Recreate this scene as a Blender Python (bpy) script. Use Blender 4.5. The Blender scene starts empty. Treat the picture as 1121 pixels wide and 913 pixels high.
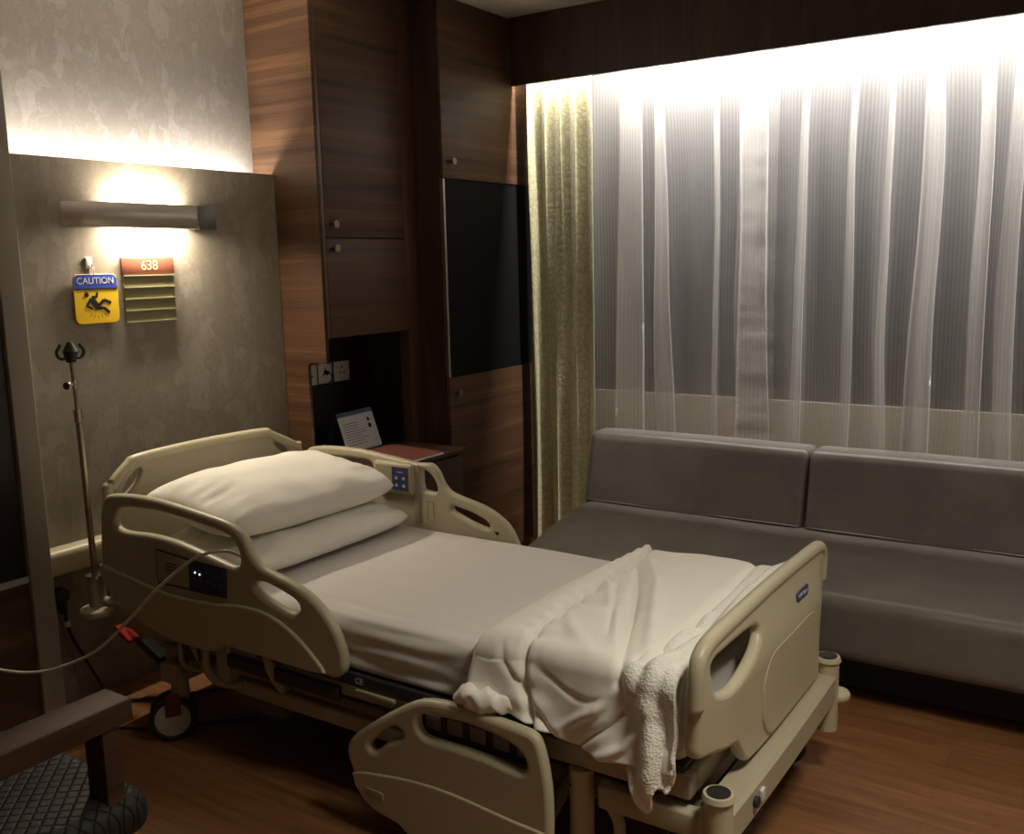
import bpy, bmesh, math, random
from mathutils import Vector, Matrix, noise
random.seed(7)
SC = bpy.context.scene
COL = SC.collection
PI = math.pi
# ------------------------------------------------------------------ camera
H = 1.62
yaw, pitch, roll = math.radians(33.61), math.radians(9.15), math.radians(-1.32)
fwd = Vector((-math.sin(yaw)*math.cos(pitch), math.cos(yaw)*math.cos(pitch), -math.sin(pitch)))
r0 = fwd.cross(Vector((0, 0, 1))).normalized(); u0 = r0.cross(fwd)
rt = r0*math.cos(roll) + u0*math.sin(roll); up = -r0*math.sin(roll) + u0*math.cos(roll)
cd = bpy.data.cameras.new('camera'); cam = bpy.data.objects.new('camera', cd); COL.objects.link(cam)
cam.matrix_world = Matrix(((rt.x, up.x, -fwd.x, 0), (rt.y, up.y, -fwd.y, 0), (rt.z, up.z, -fwd.z, H), (0, 0, 0, 1)))
cd.sensor_width = 36; cd.lens = 1050/1121*36; cd.clip_start = .05
SC.camera = cam
# ------------------------------------------------------------------ world, lights, exposure
w = bpy.data.worlds.new('night'); SC.world = w; w.use_nodes = True
w.node_tree.nodes['Background'].inputs[0].default_value = (.010, .012, .018, 1)
w.node_tree.nodes['Background'].inputs[1].default_value = 1.0
vs = SC.view_settings; vs.view_transform = 'Standard'; vs.look = 'None'; vs.gamma = 1; vs.use_curve_mapping = False
vs.exposure = 0.0
def area(name, loc, direction, sx, sy, power, color, spread=180):
    l = bpy.data.lights.new(name, 'AREA'); l.shape = 'RECTANGLE'; l.size = sx; l.size_y = sy
    l.energy = power; l.color = color; l.spread = math.radians(spread)
    o = bpy.data.objects.new(name, l); COL.objects.link(o); o.location = loc
    o.rotation_euler = Vector(direction).to_track_quat('-Z', 'Y').to_euler()
    return o
COVE_W = area('window_cove_light', (-.85, 4.42, 2.70), (0, .30, -1), 4.0, .03, 118, (1, .965, .92))
COVE_H = area('head_cove_light', (-3.372, 2.43, 1.965), (-.12, 0, 1), 1.20, .05, 16, (1, .955, .94))
ADDED_FILL = area('added_fill_light', (.25, 1.70, 2.845), (0, 0, -1), .5, .5, 22, (1, .93, .77), 110)  # added fill from an unseen panel overhead, lifts bedding, footboard and floor
LAMP_UP = area('sconce_light_up', (-3.262, 2.40, 1.862), (-.15, 0, 1), .30, .03, 7, (1, .86, .66))
LAMP_DN = area('sconce_light_down', (-3.258, 2.40, 1.802), (.05, 0, -1), .30, .03, 13, (1, .86, .66))

# ------------------------------------------------------------------ materials
def mat(name, color=(.8, .8, .8), rough=.5, metal=0, spec=.5, **kw):
    m = bpy.data.materials.new(name); m.use_nodes = True
    b = m.node_tree.nodes['Principled BSDF']
    b.inputs['Base Color'].default_value = (*color, 1); b.inputs['Roughness'].default_value = rough
    b.inputs['Metallic'].default_value = metal; b.inputs['Specular IOR Level'].default_value = spec
    for k, v in kw.items(): b.inputs[k].default_value = v
    return m
def nt(m): return m.node_tree.nodes, m.node_tree.links, m.node_tree.nodes['Principled BSDF']
def coords(m, scale=(1, 1, 1), kind='Object'):
    N, L, b = nt(m); tc = N.new('ShaderNodeTexCoord'); mp = N.new('ShaderNodeMapping')
    mp.inputs['Scale'].default_value = scale; L.new(tc.outputs[kind], mp.inputs[0]); return mp.outputs[0]
def noise_tex(m, vec, scale, detail=4, dist=0, rough=.5):
    N, L, b = nt(m); t = N.new('ShaderNodeTexNoise'); t.inputs['Scale'].default_value = scale
    t.inputs['Detail'].default_value = detail; t.inputs['Distortion'].default_value = dist; t.inputs['Roughness'].default_value = rough
    L.new(vec, t.inputs['Vector']); return t
def ramp(m, fac, stops):
    N, L, b = nt(m); r = N.new('ShaderNodeValToRGB'); e = r.color_ramp.elements
    while len(e) < len(stops): e.new(.5)
    for i, (p, c) in enumerate(stops): e[i].position = p; e[i].color = (*c, 1)
    L.new(fac, r.inputs[0]); return r.outputs[0]
def bump(m, fac, strength=.3, dist=.002):
    N, L, b = nt(m); bp = N.new('ShaderNodeBump'); bp.inputs['Strength'].default_value = strength
    bp.inputs['Distance'].default_value = dist; L.new(fac, bp.inputs['Height']); L.new(bp.outputs[0], b.inputs['Normal'])
def mathn(m, op, a, bb=None):
    N, L, b = nt(m); n = N.new('ShaderNodeMath'); n.operation = op
    for i, v in enumerate((a, bb)):
        if v is None: continue
        if isinstance(v, (int, float)): n.inputs[i].default_value = v
        else: L.new(v, n.inputs[i])
    return n.outputs[0]
def wood(name, dark, mid, light, scale=(.9, .9, 13), rough=.35, dist=.6):
    m = mat(name, mid, rough); N, L, b = nt(m)
    v = coords(m, scale); t = noise_tex(m, v, 1.6, 6, dist, .55)
    v2 = coords(m, (scale[0]*2.5, scale[1]*2.5, scale[2]*8) if scale[2] > 2 else tuple(s*5 for s in scale)); t2 = noise_tex(m, v2, 2.0, 3)
    f = mathn(m, 'ADD', mathn(m, 'MULTIPLY', t.outputs[0], .78), mathn(m, 'MULTIPLY', t2.outputs[0], .22))
    c = ramp(m, f, [(.36, dark), (.47, mid), (.54, mid), (.60, light), (.68, mid)])
    L.new(c, b.inputs['Base Color']); return m
WOOD = wood('walnut_veneer', (.042, .020, .010), (.074, .036, .017), (.122, .060, .026), (.30, .30, 9), .50, .5)
nt(WOOD)[2].inputs['Specular IOR Level'].default_value = .3
WOOD_D = wood('dark_walnut_veneer', (.026, .012, .007), (.045, .021, .012), (.070, .034, .020), (5, 5, .5), .45)
WOOD_V = wood('walnut_edge', (.05, .023, .012), (.085, .038, .02), (.12, .055, .028), (6, 6, .6), .4)
CHAIRW = wood('chair_wood', (.045, .022, .011), (.066, .033, .017), (.09, .045, .023), (9, 1.0, 9), .55)
nt(CHAIRW)[2].inputs['Specular IOR Level'].default_value = .2
DOORW = wood('brown_door_veneer', (.065, .036, .020), (.090, .050, .028), (.12, .066, .036), (1, 1, 10), .5)
def wallpaper():
    m = mat('leaf_wallpaper', (.3, .27, .22), .75, spec=.25); N, L, b = nt(m)
    v = coords(m, (1, 1, .62)); n = noise_tex(m, v, 12, 3)
    mx = N.new('ShaderNodeMixRGB'); mx.inputs[0].default_value = .13; L.new(v, mx.inputs[1]); L.new(n.outputs['Color'], mx.inputs[2])
    def vor(scale, feat='F1'):
        t = N.new('ShaderNodeTexVoronoi'); t.feature = feat; t.inputs['Scale'].default_value = scale; L.new(mx.outputs[0], t.inputs['Vector']); return t
    big = vor(19); sm = vor(42); ed = vor(42, 'DISTANCE_TO_EDGE')
    sep = N.new('ShaderNodeSeparateColor'); L.new(big.outputs['Color'], sep.inputs[0])
    sep2 = N.new('ShaderNodeSeparateColor'); L.new(sm.outputs['Color'], sep2.inputs[0])
    f = mathn(m, 'ADD', mathn(m, 'MULTIPLY', mathn(m, 'GREATER_THAN', sep.outputs[0], .78), .50), mathn(m, 'MULTIPLY', sep2.outputs[1], .32))
    line = mathn(m, 'MULTIPLY', mathn(m, 'LESS_THAN', ed.outputs['Distance'], .06), -.30)
    f = mathn(m, 'ADD', f, line)
    c = ramp(m, f, [(0, (.245, .215, .172)), (.35, (.280, .250, .205)), (.8, (.310, .280, .236))])
    L.new(c, b.inputs['Base Color']); return m
WALLP = wallpaper()
def floor_mat():
    m = mat('wood_floor', (.3, .15, .07), .34); N, L, b = nt(m)
    tc = coords(m, (1, 1, 1)); br = N.new('ShaderNodeTexBrick'); br.offset = .37
    br.inputs['Scale'].default_value = 1; br.inputs['Brick Width'].default_value = 1.2; br.inputs['Row Height'].default_value = .12
    br.inputs['Mortar Size'].default_value = .0012; br.inputs['Color1'].default_value = (.34, .34, .34, 1); br.inputs['Color2'].default_value = (.62, .62, .62, 1)
    br.inputs['Mortar'].default_value = (.1, .1, .1, 1); L.new(tc, br.inputs['Vector'])
    v = coords(m, (1.4, 22, 1)); t = noise_tex(m, v, 1.5, 5, 1.0)
    f = mathn(m, 'ADD', mathn(m, 'MULTIPLY', t.outputs[0], .6), mathn(m, 'MULTIPLY', br.outputs['Color'], .4))
    c = ramp(m, f, [(.25, (.115, .048, .018)), (.45, (.20, .088, .034)), (.6, (.27, .125, .050)), (.75, (.32, .16, .068))])
    L.new(c, b.inputs['Base Color']); return m
FLOOR = floor_mat()
CEILM = mat('ceiling_paint', (.62, .58, .50), .8)
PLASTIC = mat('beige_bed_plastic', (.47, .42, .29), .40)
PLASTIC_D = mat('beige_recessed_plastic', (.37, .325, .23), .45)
FRAME = mat('beige_painted_steel', (.40, .355, .25), .42)
GREYM = mat('grey_steel_casing', (.20, .19, .18), .5)
BLACK = mat('black_rubber', (.012, .012, .012), .55)
BLACKG = mat('matt_black_panel', (.006, .0055, .005), .7, spec=.1)
DARKP = mat('dark_trim_plastic', (.03, .03, .035), .4)
NAVY = mat('navy_control_pad', (.035, .045, .12), .35)
KEYS = mat('pale_key_symbols', (.45, .5, .62), .5)
WHITEP = mat('white_plastic', (.62, .60, .55), .4)
CHROME = mat('chrome', (.62, .58, .52), .22, 1)
STEELP = mat('brushed_pole_steel', (.42, .37, .31), .33, 1)
BRONZE = mat('brushed_lamp_metal', (.50, .455, .40), .42, .45)
N_, L_, B_ = nt(BRONZE); _v = coords(BRONZE, (1, 1, 160)); _t = noise_tex(BRONZE, _v, 3, 3); bump(BRONZE, _t.outputs[0], .25, .001)
BRONZE_D = mat('dark_lamp_metal', (.12, .105, .095), .4, .8)
BULB = mat('lamp_tube', (1, 1, 1)); nt(BULB)[2].inputs['Emission Color'].default_value = (1, .84, .62, 1); nt(BULB)[2].inputs['Emission Strength'].default_value = 14
LED = mat('led_strip_diffuser', (1, 1, 1)); nt(LED)[2].inputs['Emission Color'].default_value = (1, .96, .92, 1); nt(LED)[2].inputs['Emission Strength'].default_value = 4
LEDDOT = mat('lit_indicator', (.8, .95, 1)); nt(LEDDOT)[2].inputs['Emission Color'].default_value = (.8, .95, 1, 1); nt(LEDDOT)[2].inputs['Emission Strength'].default_value = 1.2
def cloth(name, col, bs=.25, sc=260, rough=.85, big=6):
    m = mat(name, col, rough, spec=.2); N, L, b = nt(m); b.inputs['Sheen Weight'].default_value = .25
    v = coords(m); t = noise_tex(m, v, sc, 2); t2 = noise_tex(m, v, big, 4, .8)
    f = mathn(m, 'ADD', mathn(m, 'MULTIPLY', t.outputs[0], .12), t2.outputs[0]); bump(m, f, bs, .012); return m
SHEET = cloth('taut_bed_sheet', (.66, .63, .59), .12, big=4)
LINEN = cloth('white_crumpled_linen', (.85, .82, .745), .14, big=14)
PILLOWM = cloth('white_pillowcase', (.83, .80, .72), .30, big=8)
def waffle():
    m = mat('white_waffle_towelling', (.82, .80, .73), .95, spec=.1); N, L, b = nt(m)
    v = coords(m); t = N.new('ShaderNodeTexVoronoi'); t.inputs['Scale'].default_value = 150; L.new(v, t.inputs['Vector'])
    t2 = noise_tex(m, v, 16, 4, 1.5)
    bump(m, mathn(m, 'ADD', mathn(m, 'MULTIPLY', t.outputs['Distance'], .5), t2.outputs[0]), .5, .008); return m
WAFFLE = waffle()
def leather(name, col, rough):
    m = mat(name, col, rough); N, L, b = nt(m)
    v = coords(m, (1, 1, 1)); t = noise_tex(m, v, 3.5, 8, .4, .65); g = noise_tex(m, v, 220, 3)
    c = ramp(m, t.outputs[0], [(.3, tuple(x*.82 for x in col)), (.7, tuple(x*1.22 for x in col))]); L.new(c, b.inputs['Base Color'])
    bump(m, mathn(m, 'ADD', mathn(m, 'MULTIPLY', g.outputs[0], .4), mathn(m, 'MULTIPLY', t.outputs[0], .5)), .25, .004); return m
SOFA = leather('grey_brown_leather', (.150, .130, .112), .38)
def quilt():
    m = mat('black_quilted_leather', (.022, .019, .018), .55, spec=.25); N, L, b = nt(m)
    tc = N.new('ShaderNodeTexCoord'); sp = N.new('ShaderNodeSeparateXYZ'); L.new(tc.outputs['Object'], sp.inputs[0])
    def tri(a):
        f = mathn(m, 'FRACT', mathn(m, 'MULTIPLY', a, 27.)); return mathn(m, 'ABSOLUTE', mathn(m, 'SUBTRACT', f, .5))
    a = tri(mathn(m, 'ADD', sp.outputs[0], sp.outputs[1])); c = tri(mathn(m, 'SUBTRACT', sp.outputs[0], sp.outputs[1]))
    mn = mathn(m, 'MAXIMUM', a, c); pw = mathn(m, 'POWER', mathn(m, 'MULTIPLY', mn, 2.), 6.)
    bump(m, mathn(m, 'SUBTRACT', 1., pw), .55, .005)
    L.new(ramp(m, pw, [(0, (.030, .026, .024)), (.8, (.008, .007, .007))]), b.inputs['Base Color']); return m
QUILT = quilt()
def damask():
    m = mat('green_gold_damask', (.42, .40, .20), .45); N, L, b = nt(m)
    v = coords(m, (1, 1, .7), 'UV'); n = noise_tex(m, v, 5, 2)
    mx = N.new('ShaderNodeMixRGB'); mx.inputs[0].default_value = .12; L.new(v, mx.inputs[1]); L.new(n.outputs['Color'], mx.inputs[2])
    t = N.new('ShaderNodeTexVoronoi'); t.feature = 'DISTANCE_TO_EDGE'; t.inputs['Scale'].default_value = 30; L.new(mx.outputs[0], t.inputs['Vector'])
    c = ramp(m, t.outputs['Distance'], [(0, (.40, .365, .20)), (.06, (.43, .395, .22)), (.12, (.53, .49, .30))]); L.new(c, b.inputs['Base Color'])
    bump(m, t.outputs['Distance'], .4, .006); b.inputs['Sheen Weight'].default_value = .3; return m
DAMASK = damask()
def sheer():
    m = bpy.data.materials.new('sheer_voile'); m.use_nodes = True; N = m.node_tree.nodes; L = m.node_tree.links
    N.remove(N['Principled BSDF']); out = N['Material Output']
    d = N.new('ShaderNodeBsdfDiffuse'); d.inputs[0].default_value = (.78, .75, .72, 1)
    t = N.new('ShaderNodeBsdfTranslucent'); t.inputs[0].default_value = (.78, .75, .72, 1)
    tr = N.new('ShaderNodeBsdfTransparent'); mx = N.new('ShaderNodeMixShader'); mx.inputs[0].default_value = .35
    L.new(d.outputs[0], mx.inputs[1]); L.new(t.outputs[0], mx.inputs[2])
    tc = N.new('ShaderNodeTexCoord'); sp = N.new('ShaderNodeSeparateXYZ'); L.new(tc.outputs['UV'], sp.inputs[0])
    def mt(op, a, b=None):
        n = N.new('ShaderNodeMath'); n.operation = op
        for i, v in enumerate((a, b)):
            if v is None: continue
            if isinstance(v, (int, float)): n.inputs[i].default_value = v
            else: L.new(v, n.inputs[i])
        return n.outputs[0]
    s = mt('SINE', mt('MULTIPLY', sp.outputs[0], 2*PI/.017))
    nz = N.new('ShaderNodeTexNoise'); nz.inputs['Scale'].default_value = 500; nz.inputs['Detail'].default_value = 1; L.new(tc.outputs['UV'], nz.inputs['Vector'])
    s = mt('MULTIPLY', mt('ADD', s, .2), .055); f = mt('ADD', mt('ADD', s, .40), mt('MULTIPLY', mt('SUBTRACT', nz.outputs[0], .5), .25))
    m2 = N.new('ShaderNodeMixShader'); L.new(f, m2.inputs[0]); L.new(tr.outputs[0], m2.inputs[1]); L.new(mx.outputs[0], m2.inputs[2])
    L.new(m2.outputs[0], out.inputs[0]); return m
SHEER = sheer()
PAINTG = mat('grey_column_paint', (.33, .30, .25), .55)
CREAM = mat('cream_wall_paint', (.55, .49, .38), .7)
GLASS = mat('night_window_glass', (.03, .033, .04), .08)
REDP = mat('red_pedal', (.30, .010, .010), .6, spec=.1)
BROWNP = mat('dark_red_pedal', (.10, .012, .010), .4)
BLUE = mat('caution_blue', (.030, .065, .42), .4)
YEL = mat('caution_yellow', (.78, .50, .012), .4)
TERRA = mat('terracotta_plate', (.20, .065, .04), .6, spec=.2)
OLIVE = mat('olive_slats', (.21, .19, .105), .5, spec=.2)
OLIVE_L = mat('olive_ridges', (.32, .30, .17), .4, spec=.3)
GOLD = mat('pale_gold_digits', (.52, .40, .22), .5, spec=.2)
PAPER = mat('white_paper', (.55, .55, .56), .7)
BLUEC = mat('blue_card', (.05, .09, .17), .6)
INK = mat('ink', (.022, .022, .025), .9, spec=.1)
REDB = mat('red_folder', (.20, .065, .05), .6)
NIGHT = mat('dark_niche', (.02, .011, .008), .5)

# ------------------------------------------------------------------ mesh helpers
def link(name, bm, m, root=None, smooth=None, bev=0, kind=None, solid=0, sub=0):
    me = bpy.data.meshes.new(name); bmesh.ops.recalc_face_normals(bm, faces=bm.faces); bm.to_mesh(me); bm.free()
    return linkme(name, me, m, root, smooth, bev, kind, solid, sub)
def linkme(name, me, m, root=None, smooth=None, bev=0, kind=None, solid=0, sub=0):
    o = bpy.data.objects.new(name, me); COL.objects.link(o)
    for mm in (m if isinstance(m, (list, tuple)) else [m]): me.materials.append(mm)
    if root is not None:
        wl = Vector((0, 0, 0)); r = root
        while r is not None: wl += r.location; r = r.parent
        me.transform(Matrix.Translation(-wl)); o.parent = root
    if bev:
        b = o.modifiers.new('bevel', 'BEVEL'); b.width = bev; b.segments = 3; b.limit_method = 'ANGLE'; b.angle_limit = math.radians(40)
        smooth = True if smooth is None else smooth
    if solid:
        s = o.modifiers.new('solid', 'SOLIDIFY'); s.thickness = solid; s.offset = 0
    if sub:
        s = o.modifiers.new('sub', 'SUBSURF'); s.levels = sub; s.render_levels = sub
    if smooth:
        for p in me.polygons: p.use_smooth = True
        if smooth == 'auto': me.set_sharp_from_angle(angle=math.radians(35))
    if kind: o['kind'] = kind
    return o
def thing(name, loc, label, cat, group=None):
    o = bpy.data.objects.new(name, None); COL.objects.link(o); o.location = loc; o.empty_display_size = .1
    tag(o, label, cat, group); return o
def tag(o, label, cat, group=None):
    o['label'] = label; o['category'] = cat
    if group: o['group'] = group
    return o
def box(bm, x0, x1, y0, y1, z0, z1):
    vs_ = [bm.verts.new((x, y, z)) for x in (x0, x1) for y in (y0, y1) for z in (z0, z1)]
    for f in ((0, 1, 3, 2), (4, 6, 7, 5), (0, 4, 5, 1), (2, 3, 7, 6), (0, 2, 6, 4), (1, 5, 7, 3)): bm.faces.new([vs_[i] for i in f])
    return vs_
def B(*a):
    bm = bmesh.new(); box(bm, *a); return bm
def cyl(bm, p, q, r, r2=None, n=24):
    p = Vector(p); q = Vector(q); d = q-p; r2 = r if r2 is None else r2
    M = Matrix.Translation((p+q)/2) @ d.to_track_quat('Z', 'Y').to_matrix().to_4x4()
    bmesh.ops.create_cone(bm, cap_ends=True, segments=n, radius1=r, radius2=r2, depth=d.length, matrix=M); return bm
def crom(pts, closed=False, k=6):
    P = [Vector(p) for p in pts]; n = len(P); out = []
    rng = range(n) if closed else range(n-1)
    for i in rng:
        if closed: a, b, c, d = P[(i-1) % n], P[i], P[(i+1) % n], P[(i+2) % n]
        else: a, b, c, d = P[max(i-1, 0)], P[i], P[i+1], P[min(i+2, n-1)]
        for j in range(k):
            t = j/k; out.append(.5*((2*b)+(c-a)*t+(2*a-5*b+4*c-d)*t*t+(3*b-a-3*c+d)*t**3))
    if not closed: out.append(P[-1])
    return out
def tube(bm, pts, r, n=10, closed=False, caps=True):
    P = [Vector(p) for p in pts]; m = len(P); rings = []; prev = None
    for i in range(m):
        t = ((P[(i+1) % m]-P[(i-1) % m]) if closed else (P[min(i+1, m-1)]-P[max(i-1, 0)])).normalized()
        if prev is None: a = t.orthogonal().normalized()
        else: a = (prev - t*prev.dot(t)).normalized()
        prev = a; b = t.cross(a); rr = r(i/(m-1)) if callable(r) else r
        rings.append([bm.verts.new(P[i]+a*rr*math.cos(2*PI*j/n)+b*rr*math.sin(2*PI*j/n)) for j in range(n)])
    for i in range(m if closed else m-1):
        A = rings[i]; C = rings[(i+1) % m]
        for j in range(n): bm.faces.new((A[j], A[(j+1) % n], C[(j+1) % n], C[j]))
    if caps and not closed: bm.faces.new(rings[0]); bm.faces.new(rings[-1][::-1])
    return bm
def plate(outer, holes, thick, bevel, plane, off, smooth_k=0, res=3):
    """2D outline (with holes) -> solid mesh with rounded edges. plane 'xz' (thickness along y) or 'yz' (along x)"""
    c = bpy.data.curves.new('tmp', 'CURVE'); c.dimensions = '2D'; c.fill_mode = 'BOTH'
    c.extrude = max(thick/2-bevel, 0); c.bevel_depth = bevel; c.bevel_resolution = res; c.offset = -bevel
    for poly in [outer]+list(holes):
        pts = [(p[0], p[1], 0) for p in poly]
        if smooth_k: pts = [tuple(v) for v in crom(pts, True, smooth_k)]
        s = c.splines.new('POLY'); s.points.add(len(pts)-1); s.use_cyclic_u = True
        for i, p in enumerate(pts): s.points[i].co = (p[0], p[1], 0, 1)
    o = bpy.data.objects.new('tmp', c); COL.objects.link(o)
    me = bpy.data.meshes.new_from_object(o.evaluated_get(bpy.context.evaluated_depsgraph_get()))
    bpy.data.objects.remove(o); bpy.data.curves.remove(c)
    if plane == 'xz': me.transform(Matrix(((1, 0, 0, 0), (0, 0, -1, off), (0, 1, 0, 0), (0, 0, 0, 1))))
    else: me.transform(Matrix(((0, 0, 1, off), (1, 0, 0, 0), (0, 1, 0, 0), (0, 0, 0, 1))))
    me.materials.clear(); return me
def text(body, size, M, ext=.0006):
    c = bpy.data.curves.new('tmp', 'FONT'); c.body = body; c.size = size; c.extrude = ext; c.align_x = 'CENTER'; c.align_y = 'CENTER'
    o = bpy.data.objects.new('tmp', c); COL.objects.link(o)
    me = bpy.data.meshes.new_from_object(o.evaluated_get(bpy.context.evaluated_depsgraph_get()))
    bpy.data.objects.remove(o); bpy.data.curves.remove(c); me.transform(M); me.materials.clear(); return me
def facing_x(x, y, z):   # text reads along +Y, faces +X
    return Matrix(((0, 0, 1, x), (1, 0, 0, y), (0, 1, 0, z), (0, 0, 0, 1)))
def facing_my(x, y, z):  # reads along +X, faces -Y
    return Matrix(((1, 0, 0, x), (0, 0, -1, y), (0, 1, 0, z), (0, 0, 0, 1)))
def ell(cx, cy, a, b, rot=0, n=24):
    return [(cx+a*math.cos(t)*math.cos(rot)-b*math.sin(t)*math.sin(rot), cy+a*math.cos(t)*math.sin(rot)+b*math.sin(t)*math.cos(rot)) for t in (2*PI*i/n for i in range(n))]
def rrect(x0, x1, y0, y1, r, n=5):
    out = []
    for cx, cy, a in ((x1-r, y1-r, 0), (x0+r, y1-r, 90), (x0+r, y0+r, 180), (x1-r, y0+r, 270)):
        for i in range(n+1):
            t = math.radians(a+90*i/n); out.append((cx+r*math.cos(t), cy+r*math.sin(t)))
    return out
def nz(x, y, z=0): return noise.noise(Vector((x, y, z)))
def sstep(a, b, x):
    t = min(1, max(0, (x-a)/(b-a))); return t*t*(3-2*t)

# ------------------------------------------------------------------ room shell
ZC = 2.87
XL, XR, YB, YF = -3.436, 1.7, -1.3, 4.75
def struct(name, bm, m, **k): return link(name, bm, m, kind='structure', **k)
struct('floor', B(XL-.1, XR+.1, YB-.1, YF+.1, -.08, 0), FLOOR)
struct('ceiling', B(XL-.1, XR+.1, YB-.1, YF+.1, ZC, ZC+.08), CEILM)
struct('wall_left', B(XL-.1, XL, YB-.1, YF+.1, 0, ZC), WALLP)
struct('wall_right', B(XR, XR+.1, YB-.1, YF+.1, 0, ZC), CREAM)
struct('wall_back', B(XL, XR, YB-.1, YB, 0, ZC), CREAM)
bm = bmesh.new()
box(bm, XL, XR, YF, YF+.1, 0, .90); box(bm, XL, XR, YF, YF+.1, 2.62, ZC)
box(bm, XL, -2.78, YF, YF+.1, .90, 2.62); box(bm, 1.45, XR, YF, YF+.1, .90, 2.62)
struct('wall_front', bm, CREAM)
bm = bmesh.new()
for a in ((-2.78, 1.45, .90, .94), (-2.78, 1.45, 2.58, 2.62), (-2.78, -2.74, .94, 2.58), (1.41, 1.45, .94, 2.58), (-1.42, -1.37, .94, 2.58), (.0, .05, .94, 2.58)):
    box(bm, a[0], a[1], YF+.02, YF+.07, a[2], a[3])
fr = struct('window_1', bm, mat('dark_window_frame', (.05, .05, .055), .4))
link('window_pane', B(-2.75, 1.42, YF+.04, YF+.05, .93, 2.59), GLASS, fr)
bm = bmesh.new(); box(bm, -3.434, -3.318, 1.70, 3.089, 0, 1.95); box(bm, -3.318, -3.30, 1.70, 3.089, 0, 2.03)
struct('trim_1', bm, WALLP)              # thick wallpapered headboard panel
# rail along the head panel
struct('trim_2', B(-3.30, -3.215, 1.80, 3.085, .535, .63), PLASTIC, bev=.02)
# grey column
struct('trim_3', B(-3.434, -3.20, 1.752, 1.832, 0, ZC), PAINTG, bev=.003)
# pelmet over the window
pel = thing('window_pelmet', (-.6, 4.39, 2.53), 'long dark timber pelmet board hiding the lights above the window curtains', 'pelmet')
bm = bmesh.new(); n = 9; x0 = -2.868; wd = (XR-.005-x0)/n
for i in range(n): box(bm, x0+i*wd+.0012, x0+(i+1)*wd-.0012, 4.372, 4.392, 2.53, ZC-.002)
link('fascia_board', bm, WOOD_D, pel)
link('backing_board', B(x0, XR-.005, 4.392, 4.400, 2.531, ZC-.002), WOOD_D, pel)
link('led_strip', B(-2.8, 1.1, 4.402, 4.416, 2.715, 2.74), LED, pel)

# ------------------------------------------------------------------ cabinets
KNOBM = mat('dull_brass_knob', (.22, .16, .10), .4, .8)
def knob(root, x, y, z):
    bm = bmesh.new(); cyl(bm, (x, y, z), (x+.014, y, z), .006, n=16); cyl(bm, (x+.012, y, z), (x+.024, y, z), .012, .017, 24)
    link('knob', bm, KNOBM, root, smooth='auto')
XC = -3.04
c1 = thing('tall_cabinet', (-3.2, 3.4, 0), 'tall walnut cabinet beside the wallpapered panel, with open socket niche below its doors', 'cabinet')
# side panel with a rounded cutout beside the niche
out = [(-3.434, 0), (XC, 0), (XC, .74), (-3.157, .74), (-3.157, 1.172), (-3.152, 1.187), (-3.139, 1.192), (XC, 1.192), (XC, ZC-.002), (-3.434, ZC-.002)]
linkme('side_panel', plate(out, [], .02, .001, 'xz', 3.102, 0, 1), WOOD, c1)
link('door_frame', B(XC-.03, XC-.001, 3.112, 3.128, 1.30, ZC-.002), WOOD_V, c1)
d = link('door', B(XC-.02, XC, 3.13, 3.672, 1.748, ZC-.004), WOOD, c1, bev=.002); knob(d, XC, 3.178, 1.805)
d = link('door', B(XC-.02, XC, 3.13, 3.672, 1.305, 1.742), WOOD, c1, bev=.002); knob(d, XC, 3.178, 1.70)
link('carcass', B(-3.434, XC-.022, 3.114, 3.765, 1.30, ZC-.002), WOOD_V, c1)
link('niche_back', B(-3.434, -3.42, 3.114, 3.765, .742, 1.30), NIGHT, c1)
bm = B(-3.10, XC-.002, 3.674, 3.765, 0, ZC-.002); link('filler_strip', bm, WOOD_V, c1)
link('lower_box', B(-3.434, XC-.022, 3.114, 3.672, 0, .70), WOOD_V, c1)
# unit 2
X2 = -2.874
c2 = thing('tall_cabinet', (-3.1, 4.1, 0), 'tall walnut cabinet next to the curtain, standing forward, with flat black panel in place of a niche opening between two doors', 'cabinet')
link('side_panel', B(-3.434, X2-.022, 3.77, 3.79, 0, ZC-.002), WOOD_D, c2)
link('carcass', B(-3.434, X2-.022, 3.791, 4.70, 0, ZC-.002), WOOD_V, c2)
d = link('door', B(X2-.02, X2, 3.772, 4.62, 2.03, ZC-.004), WOOD, c2, bev=.002); knob(d, X2, 3.84, 2.11)
d = link('door', B(X2-.02, X2, 3.772, 4.62, .06, 1.058), WOOD, c2, bev=.002); knob(d, X2, 3.833, .98)
link('panel_frame', B(X2-.021, X2-.001, 3.772, 3.786, 1.062, 2.026), STEELP, c2)
link('black_niche_panel', B(X2-.021, X2-.008, 3.787, 4.62, 1.062, 2.026), BLACKG, c2)  # flat black panel stands in for a niche opening
link('end_panel', B(X2-.021, X2-.004, 4.622, 4.70, 0, ZC-.004), WOOD, c2)
# bedside counter
bs = thing('bedside_cabinet', (-2.95, 3.4, 0), 'low dark bedside cabinet between the bed and the tall walnut cabinets', 'cabinet')
link('body', B(-3.03, -2.74, 3.135, 3.66, 0, .72), WOOD_D, bs)
link('top', B(-3.41, -2.71, 3.116, 3.68, .722, .742), WOOD_D, bs, bev=.003)
link('drawer_front', B(-2.74, -2.722, 3.14, 3.655, .5, .71), WOOD_D, bs, bev=.002)
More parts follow.
